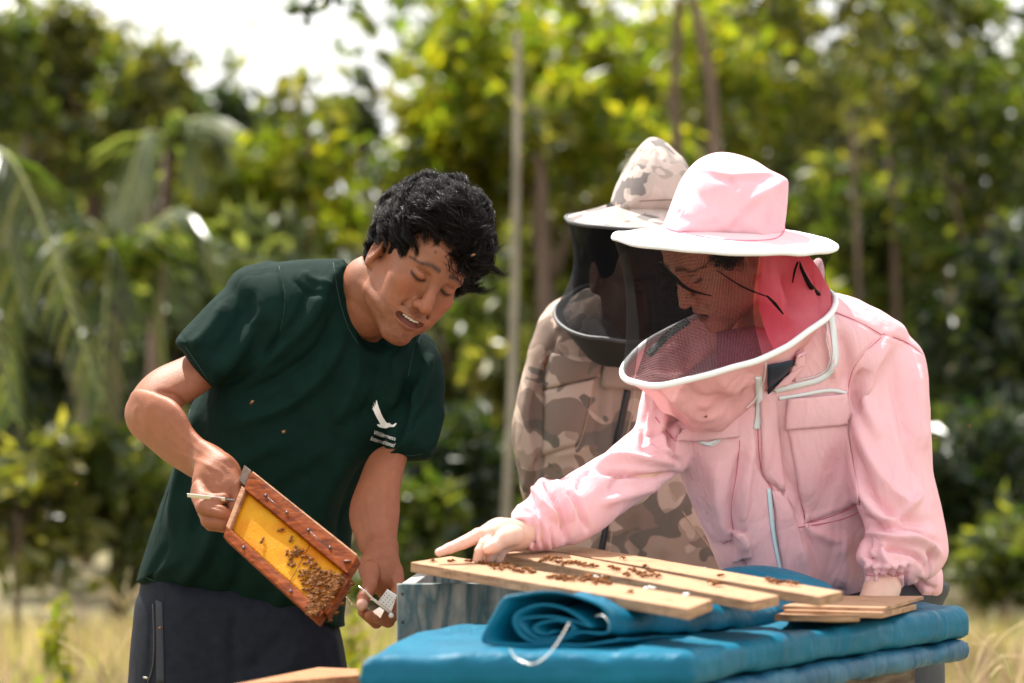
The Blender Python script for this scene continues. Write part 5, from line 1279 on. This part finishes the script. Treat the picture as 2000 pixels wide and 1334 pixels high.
pbox('silver_block', [(727, 1194), (741, 1185), (751, 1192), (743, 1208)], 3.962, .010, [mat('mirror_alloy', (.78, .80, .80), .15, 1)])
pbox('dark_frame', [(722, 1172), (734, 1170), (772, 1200), (766, 1204)], 3.970, .008, [mat('black_cage', (.02, .02, .022), .35)])
mb = MB(); mb.tube([at(701, 1146, 3.955), at(714, 1155, 3.955), at(728, 1170, 3.962), at(766, 1200, 3.962)], [.0014, .0017, .0022, .0022], 8); mb.build('rod', mat('bright_steel', (.75, .74, .72), .28, 1), cage)
mb = MB(); mb.sphere(at(764, 1202, 3.958), np.array((.0045, .0045, .0045)), 8); mb.build('knob', MATS['pale_alloy'], cage)
for k, (x0, y0) in enumerate(((676, 1166), (681, 1172), (686, 1180))):
    mb = MB(); mb.tube(cat([at(x0, y0, 3.93), at(688 + k * 2, 1178 + k * 4, 3.945), at(701, 1186 + k * 3, 3.96)], 5), .0008, 5); mb.build('prong', mat('straw_wire', (.60, .50, .30), .4, .6), cage)

# ------------------------------------------------------------------ honey bees
bee_mats = [mat('bee_amber', (.36, .12, .018), .5, spec=.15, col2=(.04, .013, .004), scale=420, lo=.42, hi=.55), mat('bee_brown', (.12, .045, .015), .8, spec=.15), None]
m_, nt_, b_ = nodes('bee_wing'); b_.inputs['Base Color'].default_value = (.30, .13, .04, 1); b_.inputs['Roughness'].default_value = .55; b_.inputs['Specular IOR Level'].default_value = .1
tr_ = nt_.nodes.new('ShaderNodeBsdfTransparent'); ms_ = nt_.nodes.new('ShaderNodeMixShader'); ms_.inputs[0].default_value = .2
nt_.links.new(tr_.outputs[0], ms_.inputs[1]); nt_.links.new(b_.outputs[0], ms_.inputs[2]); nt_.links.new(ms_.outputs[0], nt_.nodes['Material Output'].inputs['Surface']); bee_mats[2] = m_
def bee_mesh(spread, curl):
    mb = MB()
    mb.sphere((-.0035, 0, .0026 - curl * .001), np.array((.0045, .0022, .0021)), 6, 0); mb.sphere((.0018, 0, .0030), np.array((.0021, .0020, .0019)), 5, 1); mb.sphere((.0044, 0, .0026), np.array((.0012, .0015, .0013)), 4, 1)
    for s_ in (-1, 1):
        a = spread; W_ = [(.0015, s_ * .0008, .0048), (-.0020, s_ * (.0026 + a * .003), .0052), (-.0065, s_ * (.0022 + a * .006), .0050), (-.0060, s_ * (.0006 + a * .003), .0050), (-.0015, s_ * .0007, .0050)]
        mb.add(W_, [(0, 1, 2, 3, 4)], 2)
        for x in (.0005, .0020, .0034): mb.tube([(x, s_ * .001, .0022), (x + (x - .002) * .6, s_ * .0036, .0020), (x + (x - .002) * 1.3, s_ * .0046, .0001)], .00028, 4, 1, False)
    me = bpy.data.meshes.new('honey_bee'); me.from_pydata(mb.v, [], mb.f); [me.materials.append(q) for q in bee_mats]; me.polygons.foreach_set('material_index', mb.m); me.polygons.foreach_set('use_smooth', [True] * len(mb.f)); me.update(); return me
BM = [bee_mesh(.1, 0), bee_mesh(.45, 1), bee_mesh(.8, 0), bee_mesh(.25, 1)]
bee_rng = random.Random(5)
def bee(p, n, ang, label, group, sc=1.0, k=None):
    o = bpy.data.objects.new('honey_bee', BM[bee_rng.randrange(4) if k is None else k]); COL.objects.link(o)
    z = Vector(n).normalized(); x = Vector((math.cos(ang), math.sin(ang), .0001)); x = (x - z * x.dot(z)).normalized(); y = z.cross(x)
    o.matrix_world = Matrix.Translation(V3(p)) @ Matrix((x, y, z)).transposed().to_4x4() @ Matrix.Scale(sc, 4)
    return tag(o, label, 'bee', group)
g = random.Random(3)
lab = 'amber honey bee in the cluster crowding the right end of the comb'
placed = []
for i in range(128):
    for _ in range(20):
        t_ = g.random(); u_ = 1.0 - abs(g.gauss(0, .13)) * (1.1 if t_ < .75 else 1.9); v_ = g.uniform(.36, .98) if u_ > .88 else g.uniform(.40, .62 + (u_ - .5) * .6)
        if .48 < u_ < 1.03 and .28 < v_ < 1.02 and all((u_ - a) ** 2 * 1.6 + (v_ - b) ** 2 * .6 > .00042 for a, b in placed): break
    placed.append((u_, v_)); lay = .0055 + (.0035 if u_ > .85 else 0) * g.random() + (.012 if v_ > .84 else 0) + (.009 if u_ > .955 else 0)
    n = fn_ + np.array((g.gauss(0, .3), g.gauss(0, .3), g.gauss(0, .3)))
    kk_ = 0 if u_ > .945 else 1 if v_ > .84 else 2 if u_ < .76 else 3 if v_ < .56 else 4
    bee(fp(u_, v_, lay - .002), n, g.uniform(0, 6.28), ('honey bee crowded on the end bar of the frame, in front of his thumb', 'honey bee on the bottom bar at the lowest corner of the frame', 'honey bee in the thin upper tail of the cluster on the comb',
        'honey bee in the cluster, close below the top bar', 'honey bee in the thick middle of the cluster on the comb')[kk_], ('bees on the end bar', 'bees on the bottom bar corner', 'bees in the tail of the cluster', 'bees below the top bar', 'bees in the middle of the cluster')[kk_])
for u_, v_ in ((.40, .36), (.50, .38), (.52, .56), (.58, .66), (.30, .66), (.565, .42), (.59, .46)): bee(fp(u_, v_, .0035), fn_, g.uniform(0, 6), 'lone honey bee out on the bare yellow comb, apart from the cluster', 'bees scattered on the bare comb')
for u_, v_ in ((1.045, .30), (1.05, .42), (1.05, .60), (1.05, .74), (1.045, .86)): bee(fp(u_, v_, .004), (FB - FA) / np.linalg.norm(FB - FA), g.uniform(0, 6), 'honey bee clinging to the outer face of the lower frame end', 'bees on the outer end bar')
def topn(k):
    T = [at(*c) for c in board_defs[k][0]]; n = np.cross(T[1] - T[0], T[3] - T[0]); n /= np.linalg.norm(n); n = n if n[2] > 0 else -n; return T[0], n
def onboard(k, px, py, ang, lab, grp, sc=1.0, kk=None):
    P0_, n = topn(k); r_ = np.array(ray(px, py)); c_ = np.array(cam.location); t_ = (P0_ - c_).dot(n) / r_.dot(n); p = c_ + r_ * t_; bee(p + n * .0003, n, ang, lab, grp, sc, kk)
def rowof(k, a, b, n, jit, lab, grp, dens=1):
    for i in range(n):
        t_ = (i + g.random() * .6) / n; onboard(k, a[0] + (b[0] - a[0]) * t_ + g.gauss(0, 2), a[1] + (b[1] - a[1]) * t_ + g.gauss(0, jit), g.uniform(0, 6.28), lab, grp, 1.05)
L1 = 'honey bee in the long line on the front board, nearer the hand'
rowof(0, (936, 1100), (1042, 1120), 30, 3.2, L1, 'left line of bees on the front board')
L2 = 'honey bee in the thick clump halfway along the front board'
rowof(0, (1072, 1131), (1140, 1134), 14, 2, L2, 'right clump of bees on the front board'); rowof(0, (1140, 1130), (1188, 1138), 22, 5, L2, 'right clump of bees on the front board')
L3 = 'honey bee walking in the left group on the middle board'
rowof(1, (1055, 1090), (1112, 1104), 14, 2.5, L3, 'left group of bees on the middle board'); rowof(1, (1115, 1101), (1166, 1108), 10, 1.2, L3, 'left group of bees on the middle board')
L4 = 'honey bee in the looser group halfway along the middle board'
rowof(1, (1192, 1112), (1204, 1116), 3, 1, L4, 'centre group of bees on the middle board'); rowof(1, (1222, 1118), (1292, 1124), 15, 3.5, L4, 'centre group of bees on the middle board')
L5 = 'honey bee near the right end of the middle board'
rowof(1, (1384, 1140), (1412, 1144), 5, 1.5, L5, 'right group of bees on the middle board')
L6 = 'small honey bee in the line at the right part of the rear board'
rowof(2, (1498, 1134), (1512, 1138), 4, 1.2, L6, 'bees on the rear board'); rowof(2, (1516, 1138), (1562, 1144), 8, .8, L6, 'bees on the rear board')
for k, x, y, l in ((0, 846, 1098, 'single honey bee closest to the left end of the front board'), (0, 882, 1098, 'second single bee on the front board, under the pointing fingertip'), (0, 914, 1099, 'third single bee on the front board, just before the line starts'), (0, 1231, 1159, 'lone bee on the bare right half of the front board'),
                   (2, 1217, 1092, 'tiny bee alone on the left part of the rear board'), (2, 1260, 1108, 'bee standing on the front edge of the rear board'), (2, 1408, 1127, 'bee with raised wings at the middle of the rear board')): onboard(k, x, y, g.uniform(0, 6), l, 'single bees on the boards', 1.1)
wax = mat('white_wax', (.85, .82, .78), .6)
for k, x, y, l in ((0, 1262, 1149, 'white wax crumbs on the front board where it meets the middle board'), (0, 1340, 1163, 'small white wax drop near the right end of the front board'), (0, 1165, 1127, 'white larvae crumbs in the clump of bees on the front board')):
    P0_, n = topn(k); mb = MB()
    for i in range(6):
        px, py = x + g.gauss(0, 7 if k == 0 and x != 1340 else 3), y + g.gauss(0, 1.2); r_ = np.array(ray(px, py)); c_ = np.array(cam.location); t_ = (P0_ - c_).dot(n) / r_.dot(n); mb.sphere(c_ + r_ * t_ + n * .0012, np.array((.003, .0022, .0016)), 5)
    o = mb.build('wax_crumbs', wax, None); o['kind'] = 'stuff'
for x, y, D, l in ((555, 844, 3.9, 'bee flying in front of the dark shirt, pale and blurred'), (924, 500, 3.95, 'bee hovering before the man’s dark fringe'), (492, 788, 3.8, 'tiny speck of a bee flying before his chest'), (1829, 858, 4.1, 'bee flying beside the right sleeve of the pink jacket'),
                   (313, 1227, 4.30, 'orange bee sitting on the trouser pocket seam'), (149, 946, 5.0, 'bee flying over the dark bushes, left of the man'), (1022, 306, 5.2, 'bee flying beside the pale slender trunk'), (1895, 832, 5.5, 'bee flying before the dark trees right of the pink sleeve'), (1378, 815, 3.96, 'bee resting on the pink hood below the hoop')):
    bee(at(x, y, D), (g.gauss(0, .3), -.6, .8), g.uniform(0, 6), l, None, .62)
print('objects', time.time() - T0)
# ------------------------------------------------------------------ ground, grass and forest
def leafmat(name, c1, c2, c3, trans=.5, rough=.32, mult=(2.5, 2.6, .9)):
    m, nt, b = nodes(name); L = nt.links
    g_ = nt.nodes.new('ShaderNodeNewGeometry'); r = nt.nodes.new('ShaderNodeValToRGB'); e = r.color_ramp.elements
    e[0].position = 0; e[0].color = (*c1, 1); e[1].position = 1; e[1].color = (*c3, 1); k = e.new(.6); k.color = (*c2, 1)
    L.new(g_.outputs['Random Per Island'], r.inputs[0]); L.new(r.outputs[0], b.inputs['Base Color']); b.inputs['Roughness'].default_value = rough; b.inputs['Specular IOR Level'].default_value = .5
    tr = nt.nodes.new('ShaderNodeBsdfTranslucent'); mx_ = nt.nodes.new('ShaderNodeMix'); mx_.data_type = 'RGBA'; mx_.blend_type = 'MULTIPLY'; mx_.inputs['Factor'].default_value = 1
    L.new(r.outputs[0], mx_.inputs['A']); mx_.inputs['B'].default_value = (*mult, 1); L.new(mx_.outputs['Result'], tr.inputs['Color'])
    ms = nt.nodes.new('ShaderNodeMixShader'); ms.inputs[0].default_value = trans; L.new(b.outputs[0], ms.inputs[1]); L.new(tr.outputs[0], ms.inputs[2])
    L.new(ms.outputs[0], nt.nodes['Material Output'].inputs['Surface']); return m
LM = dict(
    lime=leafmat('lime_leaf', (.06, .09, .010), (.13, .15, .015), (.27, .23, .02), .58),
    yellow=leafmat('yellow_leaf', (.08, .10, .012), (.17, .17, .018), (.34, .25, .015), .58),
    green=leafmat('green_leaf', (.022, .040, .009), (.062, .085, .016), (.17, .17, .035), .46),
    dark=leafmat('dark_leaf', (.007, .017, .007), (.017, .034, .012), (.085, .10, .028), .30),  # lightest ramp colour paints glints among the dark leaves
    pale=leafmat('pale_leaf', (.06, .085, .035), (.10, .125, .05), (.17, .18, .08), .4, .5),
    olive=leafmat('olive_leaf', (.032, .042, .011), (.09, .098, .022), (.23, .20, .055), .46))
bark = mat('grey_bark', (.20, .17, .13), .9, col2=(.34, .30, .24), scale=9, bump=.01, bscale=12, stretch=(1, 1, .3))
barkd = mat('brown_bark', (.10, .065, .045), .9, col2=(.18, .12, .09), scale=9, bump=.01, bscale=12, stretch=(1, 1, .3))
def leaves(name, centers, radii, n, size, m, parent, seed, droop=.3, aspect=.45, cl=None):
    """many separate leaves in clumps through the volume of a crown"""
    g_ = np.random.default_rng(seed); C_ = np.array(centers); R_ = np.array(radii); w_ = (R_.prod(1)) ** .7; w_ /= w_.sum()
    k = g_.choice(len(C_), n, p=w_); d = g_.normal(size=(n, 3)); d /= np.linalg.norm(d, axis=1)[:, None]; r = g_.random(n) ** .42
    ncl = cl or max(20, n // 45); kc = g_.choice(len(C_), ncl, p=w_); dc_ = g_.normal(size=(ncl, 3)); dc_ /= np.linalg.norm(dc_, axis=1)[:, None]; rc = g_.random(ncl) ** .4
    cc_ = C_[kc] + dc_ * R_[kc] * rc[:, None]; q = g_.integers(0, ncl, n)
    P = cc_[q] + g_.normal(0, 1, (n, 3)) * (R_.mean() * .17)
    loose = g_.random(n) < .18; P[loose] = (C_[k] + d * R_[k] * r[:, None])[loose]
    a = g_.normal(size=(n, 3)); a[:, 2] -= droop; a /= np.linalg.norm(a, axis=1)[:, None]
    b = np.cross(a, g_.normal(size=(n, 3)) + np.array((0, 0, .8))); b /= np.linalg.norm(b, axis=1)[:, None]; nn = np.cross(a, b)
    s_ = size * g_.uniform(.55, 1.35, n)[:, None]; h = s_ * aspect
    V_ = np.stack([P, P + a * s_ * .45 + b * h * .5 - nn * s_ * .05, P + a * s_, P + a * s_ * .45 - b * h * .5 - nn * s_ * .05], 1).reshape(-1, 3)
    F_ = np.arange(n * 4).reshape(n, 4); F_ = np.concatenate([F_[:, [0, 1, 2]], F_[:, [0, 2, 3]]])
    return mk(name, V_, F_.astype(np.int32), m, parent, False)
def limb(mb, a, b, r0, r1, bend, seed, n=8):
    g_ = np.random.default_rng(seed); a, b = np.array(a, float), np.array(b, float); t = np.linspace(0, 1, n)[:, None]
    P = a + (b - a) * t + np.sin(np.pi * t) * g_.normal(0, bend, 3) + np.sin(2 * np.pi * t) * g_.normal(0, bend * .4, 3); mb.tube(P, np.linspace(r0, r1, n), 8)
    return P
def tree(name, label, group, px, D, ytop, ybot, wpx, kind, n, size, seed, trunk=.07, bk=None, lean=0, blobs=6, visible_trunk=True, droop=.3, aspect=.45):
    """broadleaf tree whose crown spans the rows given"""
    g_ = np.random.default_rng(seed); base = at(px, 800, D) * (1, 1, 0); s_ = D / FPX
    zt, zb = float(at(px, ytop, D)[2]), max(.1, float(at(px, ybot, D)[2])); rx = wpx * s_ / 2; rz = (zt - zb) / 2
    t = thing(name, label, 'tree' if 'bush' not in name else 'bush', tuple(base), group)
    C_, R_ = [], []
    for i in range(blobs):
        f = g_.uniform(-1, 1, 3); C_.append((base[0] + f[0] * rx * .62, base[1] + f[1] * rx * .5, (zt + zb) / 2 + f[2] * rz * .6)); q = g_.uniform(.34, .58); R_.append((rx * q, rx * q * .9, rz * q))
    C_.append((base[0], base[1], (zt + zb) / 2)); R_.append((rx * .7, rx * .6, rz * .75))
    mb = MB(); top = (base[0] + lean, base[1], zb + rz * 1.2); P = limb(mb, base, top, trunk, trunk * .45, trunk * .8, seed)
    for i in range(min(7, blobs)): q = P[4 + i % 3]; limb(mb, q, C_[i], trunk * .45, trunk * .12, trunk * 1.2, seed + i)
    mb.build('trunk', bk or bark, t); leaves('crown', C_, R_, n, size, LM[kind], t, seed, droop, aspect); return t
gm = mat('dry_earth', (.12, .10, .05), .95, col2=(.22, .19, .09), scale=3, bump=.02, bscale=8)
mb = MB(); n_ = 40; xs_ = np.linspace(-1, 1, n_); X_ = np.sign(xs_) * np.abs(xs_) ** 2 * 300; Y_ = np.linspace(0, 1, n_) ** 2.4 * 420 - 6
mb.grid(np.array([[(x, y, .0 + (.02 * float(vnoise(np.array([[x, y, 0.]]), .8, 2)[0]) if abs(x) < 30 and 6 < y < 40 else 0)) for y in Y_] for x in X_]))
gr = mb.build('ground', gm, None); gr['kind'] = 'structure'
# tall dry grass
def grass(name, n, x0, x1, y0, y1, h0, h1, m, seed, dens=None, wid=.004):
    g_ = np.random.default_rng(seed); Y = y0 + (y1 - y0) * g_.random(n); X = g_.uniform(x0, x1, n) * Y / y1
    H = g_.uniform(h0, h1, n) * (1 + .35 * vnoise(np.stack([X, Y, 0 * X], 1), 1.1, seed)); a = g_.uniform(0, 6.28, n); be = g_.uniform(.05, .55, n) * H
    wv = np.stack([np.cos(a + 1.57), np.sin(a + 1.57), 0 * a], 1) * wid * g_.uniform(.6, 1.6, n)[:, None]; dr_ = np.stack([np.cos(a), np.sin(a), 0 * a], 1)
    lv = [0, .4, .75, 1.0]; rows = []
    for t in lv:
        c = np.stack([X, Y, 0 * X], 1) + dr_ * (be * t * t)[:, None] + np.array((0, 0, 1)) * (H * (t - .12 * t * t))[:, None]; k = 1 - t * .85; rows += [c - wv * k, c + wv * k]
    V_ = np.stack(rows, 1).reshape(-1, 3); b_ = np.arange(n)[:, None] * 8; F_ = np.concatenate([b_ + np.array([[2 * i, 2 * i + 1, 2 * i + 3, 2 * i + 2]]) for i in range(3)])
    o = mk(name, V_, F_.astype(np.int32), m, None, True); o['kind'] = 'stuff'; return o
straw = leafmat('straw_blade', (.34, .27, .10), (.50, .40, .19), (.62, .52, .32), .4, .6, (1.5, 1.45, 1.2)); gblade = leafmat('green_blade', (.10, .14, .02), (.18, .20, .04), (.30, .30, .07), .4, .5, (1.8, 1.9, .9))
grass('dry_grass', 30000, -3.6, 3.6, 6.6, 12.6, .08, .26, straw, 4, wid=.005); grass('green_grass', 15000, -3.6, 3.6, 6.6, 12.6, .06, .24, gblade, 5, wid=.006)
grass('grass_plumes', 800, -3.6, 3.6, 8, 12.6, .24, .42, mat('rosy_plume', (.34, .22, .16), .8, trans=.4), 6, wid=.009)
# single weeds that stand out
def weed(px, py, D, label, kind, seed, name='weed'):
    g_ = np.random.default_rng(seed); top = at(px, py, D); t = thing(name, label, 'weed', (top[0], top[1], 0), None); mb = MB()
    P = limb(mb, (top[0], top[1], 0), top, .004, .0015, .03, seed); mb.build('stem', mat('weed_stem', (.20, .20, .06), .8), t)
    if kind == 'flower':
        leaves('flower_head', [top - (0, 0, .05), top - (0.02, 0, .12)], [(.05, .05, .06), (.06, .06, .06)], 230, .022, LM['yellow'], t, seed, 0, .8, 18)
        leaves('foliage', [(top[0], top[1], top[2] * .5)], [(.07, .07, .2)], 60, .07, LM['lime'], t, seed + 1)
    else:
        mb = MB()
        for i in range(kind):
            a = g_.uniform(0, 6.28); L_ = g_.uniform(.08, .20); e_ = top + np.array((math.cos(a) * L_, math.sin(a) * L_ * .6, g_.uniform(-.05, .12))); st0 = P[5] * .5 + top * .5
            mb.tube(cat([st0, (st0 + e_) / 2 + np.array((0, 0, .04)), e_], 5), [.0020] * 10 + [.0008], 5)
        mb.build('seed_spikes', mat('straw_spike', (.52, .40, .22), .8), t)
weed(118, 1172, 8.2, 'tall weed with small yellow flowers in the grass at the left', 'flower', 1, 'flowering_weed'); weed(700, 1190, 8.6, 'yellow flowered weed between the man and the hive box', 'flower', 2, 'flowering_weed')
weed(1955, 1275, 5.6, 'dry crabgrass seed head with spreading spikes right of the hive', 9, 3, 'seed_head'); weed(1905, 1300, 5.9, 'lower dry seed head closest to the blue lid', 7, 4, 'seed_head'); weed(205, 1300, 6.4, 'thin dry grass head in front of the left grass', 6, 6, 'seed_head')
weed(240, 1160, 10.0, 'broom-like dry plume beside the man’s hip', 12, 7, 'seed_head')
# broad blade leaf at left
# palms
def palm(px, D, label, fronds, seed, kind='pale', H=None, rs=1.0):
    base = at(px, 800, D) * (1, 1, 0); g_ = np.random.default_rng(seed); t = thing('palm', label, 'palm', tuple(base), 'palms at the left of the forest'); z0 = H
    mb = MB(); limb(mb, base, (base[0], base[1], z0), .05, .035, .05, seed); mb.build('trunk', barkd, t)
    for i, (tx, ty, Dt, arch) in enumerate(fronds):
        o_ = np.array((base[0], base[1], z0)); e_ = at(tx, ty, Dt); mid = (o_ + e_) / 2 + np.array((0, 0, arch)); R_ = cat([o_, mid, e_], 14); N_ = len(R_); mb = MB(); mb.tube(R_, np.linspace(.022, .004, N_), 6)
        tg = np.gradient(R_, axis=0); tg /= np.linalg.norm(tg, axis=1)[:, None]; V_, F_ = [], []
        for j in range(3, N_, 1):
            for rep in range(2):
                for s_ in (-1, 1):
                    f_ = (j + rep * .5) / N_; L_ = rs * .50 * math.sin(math.pi * min(1, f_ * .86 + .12)) + .08; sd_ = np.cross(tg[j], (0, 0, 1)); sd_ /= np.linalg.norm(sd_) + 1e-9
                    d_ = sd_ * s_ * .75 + tg[j] * .55 + np.array((0, 0, -.35 - .3 * g_.random())); d_ /= np.linalg.norm(d_); p = R_[j] + tg[j] * rep * .02; wv = tg[j] * .017; c_ = p + d_ * L_ * .5 + np.array((0, 0, .02)); q = p + d_ * L_ + np.array((0, 0, -.10 * L_))
                    k = len(V_); V_ += [p - wv * .5, p + wv * .5, c_ + wv, c_ - wv, q]; F_ += [(k, k + 1, k + 2, k + 3), (k + 3, k + 2, k + 4)]
        mb.add(V_, F_, 1); mb.build('frond', [mat('frond_rib', (.22, .24, .08), .6), LM[kind]], t)
palm(-150, 10.5, 'pale feathery palm leaning in at the left edge, its fronds hanging low', [(50, 620, 10.2, .45), (190, 760, 10.0, .55), (20, 800, 10.2, .5)], 3, 'green', 2.15, .62)
palm(240, 13.0, 'dark green arching palm behind the man’s back', [(190, 860, 12.8, .6), (110, 560, 13, .35), (330, 760, 13.0, .5), (430, 520, 13, .35)], 5, 'green', 1.85, .7)
palm(330, 14.5, 'tall palm with drooping dark fronds above the man’s shoulder', [(235, 430, 14.2, .30), (400, 360, 14.4, .28), (440, 300, 14.6, .2)], 8, 'pale', 2.75, .7)
G1, G2, G3 = 'trees at the front of the forest', 'bushes at the foot of the forest', 'slender trunks among the trees'
# front understorey (rows about 850-1180)
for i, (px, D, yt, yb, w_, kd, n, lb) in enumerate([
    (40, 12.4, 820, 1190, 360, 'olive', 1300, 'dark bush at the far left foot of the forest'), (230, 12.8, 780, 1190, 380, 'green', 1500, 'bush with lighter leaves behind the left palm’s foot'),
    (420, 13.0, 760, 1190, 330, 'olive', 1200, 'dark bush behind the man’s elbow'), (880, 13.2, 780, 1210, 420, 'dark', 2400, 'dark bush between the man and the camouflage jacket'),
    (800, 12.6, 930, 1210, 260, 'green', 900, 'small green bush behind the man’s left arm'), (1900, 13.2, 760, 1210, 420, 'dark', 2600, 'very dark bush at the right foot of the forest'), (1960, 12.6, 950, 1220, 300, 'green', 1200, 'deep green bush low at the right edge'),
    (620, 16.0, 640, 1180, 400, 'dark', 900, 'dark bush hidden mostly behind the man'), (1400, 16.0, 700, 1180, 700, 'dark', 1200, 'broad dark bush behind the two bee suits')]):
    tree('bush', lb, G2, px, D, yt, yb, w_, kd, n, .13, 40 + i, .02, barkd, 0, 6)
# mid forest
for i, (px, D, yt, yb, w_, kd, n, sz, lb) in enumerate([
    (40, 19.0, -30, 560, 420, 'olive', 3600, .13, 'olive tree filling the upper left corner'), (260, 18.0, 90, 520, 330, 'green', 2200, .13, 'green tree with a ragged top left of the bright sky gap'),
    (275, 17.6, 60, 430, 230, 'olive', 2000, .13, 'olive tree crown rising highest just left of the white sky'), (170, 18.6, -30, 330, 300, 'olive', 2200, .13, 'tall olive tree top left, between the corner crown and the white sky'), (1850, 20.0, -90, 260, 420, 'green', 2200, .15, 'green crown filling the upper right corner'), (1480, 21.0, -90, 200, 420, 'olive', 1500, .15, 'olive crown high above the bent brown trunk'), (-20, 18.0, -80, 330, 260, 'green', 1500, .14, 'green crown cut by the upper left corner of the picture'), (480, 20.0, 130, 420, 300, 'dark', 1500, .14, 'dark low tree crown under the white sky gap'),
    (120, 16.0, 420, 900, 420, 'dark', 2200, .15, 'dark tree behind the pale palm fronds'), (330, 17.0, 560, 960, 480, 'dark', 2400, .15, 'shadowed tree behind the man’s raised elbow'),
    (520, 17.0, 200, 600, 420, 'lime', 2000, .17, 'bright lime leaved tree left of the man’s head'), (430, 16.5, 380, 760, 420, 'pale', 1500, .17, 'pale large leaved shrub tree behind the shoulder'),
    (640, 18.0, 230, 760, 400, 'green', 2400, .15, 'green tree directly left of the man’s hair'), (700, 19.5, 110, 330, 130, 'dark', 500, .15, 'dark crown standing up against the white sky'),
    (900, 18.5, -20, 560, 330, 'yellow', 2400, .19, 'yellow leaved tree rising above the man’s head'), (1060, 18.0, -60, 420, 560, 'lime', 3000, .19, 'lime green canopy over the pale slender trunk'),
    (960, 20.0, 380, 900, 520, 'green', 3200, .15, 'green tree between the man and the camouflage hat'), (1120, 19.0, 330, 780, 300, 'olive', 1500, .14, 'olive tree left of the camouflage hat'),
    (1380, 20.0, -40, 420, 520, 'lime', 1700, .17, 'sunlit lime tree above the pink hat'), (1250, 19.0, 120, 620, 420, 'olive', 2400, .15, 'olive green tree behind the camouflage hat'),
    (1600, 20.0, 120, 620, 420, 'olive', 1900, .15, 'dappled olive tree right of the pink hat'), (1700, 18.0, 260, 880, 420, 'green', 2600, .15, 'green tree behind the pink shoulder'),
    (1700, 21.0, -60, 330, 600, 'olive', 1100, .15, 'loose canopy with bright sky gaps, upper right'), (1920, 17.5, 60, 640, 460, 'green', 2200, .15, 'green tree along the right edge, upper part'),
    (1930, 15.5, 440, 1000, 420, 'dark', 3400, .15, 'dark tree along the right edge, middle part'), (1560, 17.0, 480, 1000, 460, 'lime', 1400, .15, 'bright bush glowing between the hat and the pink shoulder'),
    (1080, 16.5, 600, 1000, 300, 'olive', 1500, .14, 'loose olive shrub just left of the camouflage sleeve'), (900, 17.0, 560, 900, 300, 'green', 1500, .14, 'green shrub right of the man’s face')]):
    tree('broadleaf_tree', lb, G1, px, D, yt, yb, w_, kd, n, sz, 100 + i, .06, barkd if i % 2 else bark, 0, 7)
# slender trunks
for i, (pts, r, m_, lb) in enumerate([
    ([(1012, 60, 12), (1008, 400, 12), (1000, 760, 12), (988, 1010, 12), (980, 1290, 12)], .023, bark, 'pale slender trunk rising from behind the hive box to the canopy'),
    ([(1330, -40, 17), (1318, 200, 17), (1326, 420, 17), (1320, 1170, 17)], .045, barkd, 'dark trunk directly above the camouflage hat'),
    ([(1340, -40, 16.5), (1380, 120, 16.5), (1395, 300, 16.5), (1400, 1150, 16.5)], .045, barkd, 'bent brown trunk above the pink hat'),
    ([(1660, 200, 17), (1672, 420, 17), (1680, 700, 17), (1690, 1150, 17)], .022, barkd, 'thin brown trunk right of the pink hat'),
    ([(1742, 250, 17.5), (1748, 600, 17.5), (1750, 1130, 17.5)], .035, barkd, 'thin dark trunk above the pink shoulder'),
    ([(1045, 300, 17), (1060, 420, 17), (1050, 1150, 17)], .04, barkd, 'short leaning brown trunk beside the pale slender one'),
    ([(600, 250, 17), (606, 420, 17), (610, 1160, 17)], .03, barkd, 'thin trunk left of the man’s hair')]):
    P = cat([at(*p) for p in pts], 6); P[-1][2] = min(P[-1][2], 0); b0 = P[-1] * (1, 1, 0); t = thing('slender_tree', lb, 'tree', tuple(b0), G3)
    mb = MB(); mb.tube(np.r_[P, [b0]], np.r_[np.linspace(r * .75, r, len(P)), [r * 1.05]], 10); mb.build('trunk', m_, t)
    top = P[0]; leaves('crown', [top + (0, 0, .9 if i < 4 else .2)], [(1.0, .8, .7) if i < 4 else (.3, .3, .2)], 700 if i < 4 else 90, .18, LM['lime' if i in (0, 2) else 'olive'], t, 300 + i)
# overhanging twig at the top, nearer
t = thing('hanging_branch', 'few dark leaves on a twig hanging into the white sky at the top', 'branch', tuple(at(640, -120, 9.5)))
mb = MB(); mb.tube(cat([at(720, -140, 9.5), at(640, -20, 9.5), at(600, 12, 9.5), at(578, 30, 9.5)], 6), np.linspace(.008, .003, 19), 6); mb.build('twig', barkd, t)
leaves('leaves', [at(600, 8, 9.5), at(575, 28, 9.5), at(660, -8, 9.5)], [(.06, .05, .04), (.03, .03, .04), (.10, .05, .03)], 34, .07, LM['dark'], t, 5, 1.2, .6, 8)
# far forest that reads as one mass
g_ = np.random.default_rng(9)
C_, R_ = [], []
for i in range(60):
    x = g_.uniform(-5.5, 5.5); y = g_.uniform(23, 27); px = 1000 + FPX * x / y
    h = 3.0 if px < 330 else (2.5 if px < 830 else (5.2 if px < 1250 else 4.4))
    C_.append((x, y, g_.uniform(.3, h))); R_.append((1.0, .9, .8))
C_ = [c for c in C_]
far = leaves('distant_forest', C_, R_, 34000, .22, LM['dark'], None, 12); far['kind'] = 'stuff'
C_, R_ = [], []
for i in range(70):
    x = g_.uniform(-16, 16); y = g_.uniform(26, 34); px = 1000 + FPX * x / y
    h = 3.2 if 300 < px < 850 else (7 if px < 1250 else 5.6)
    C_.append((x, y, g_.uniform(.5, h))); R_.append((2.2, 1.8, 1.4))
far2 = leaves('distant_canopy', C_, R_, 14000, .34, LM['green'], None, 15); far2['kind'] = 'stuff'
print('bg', time.time() - T0)
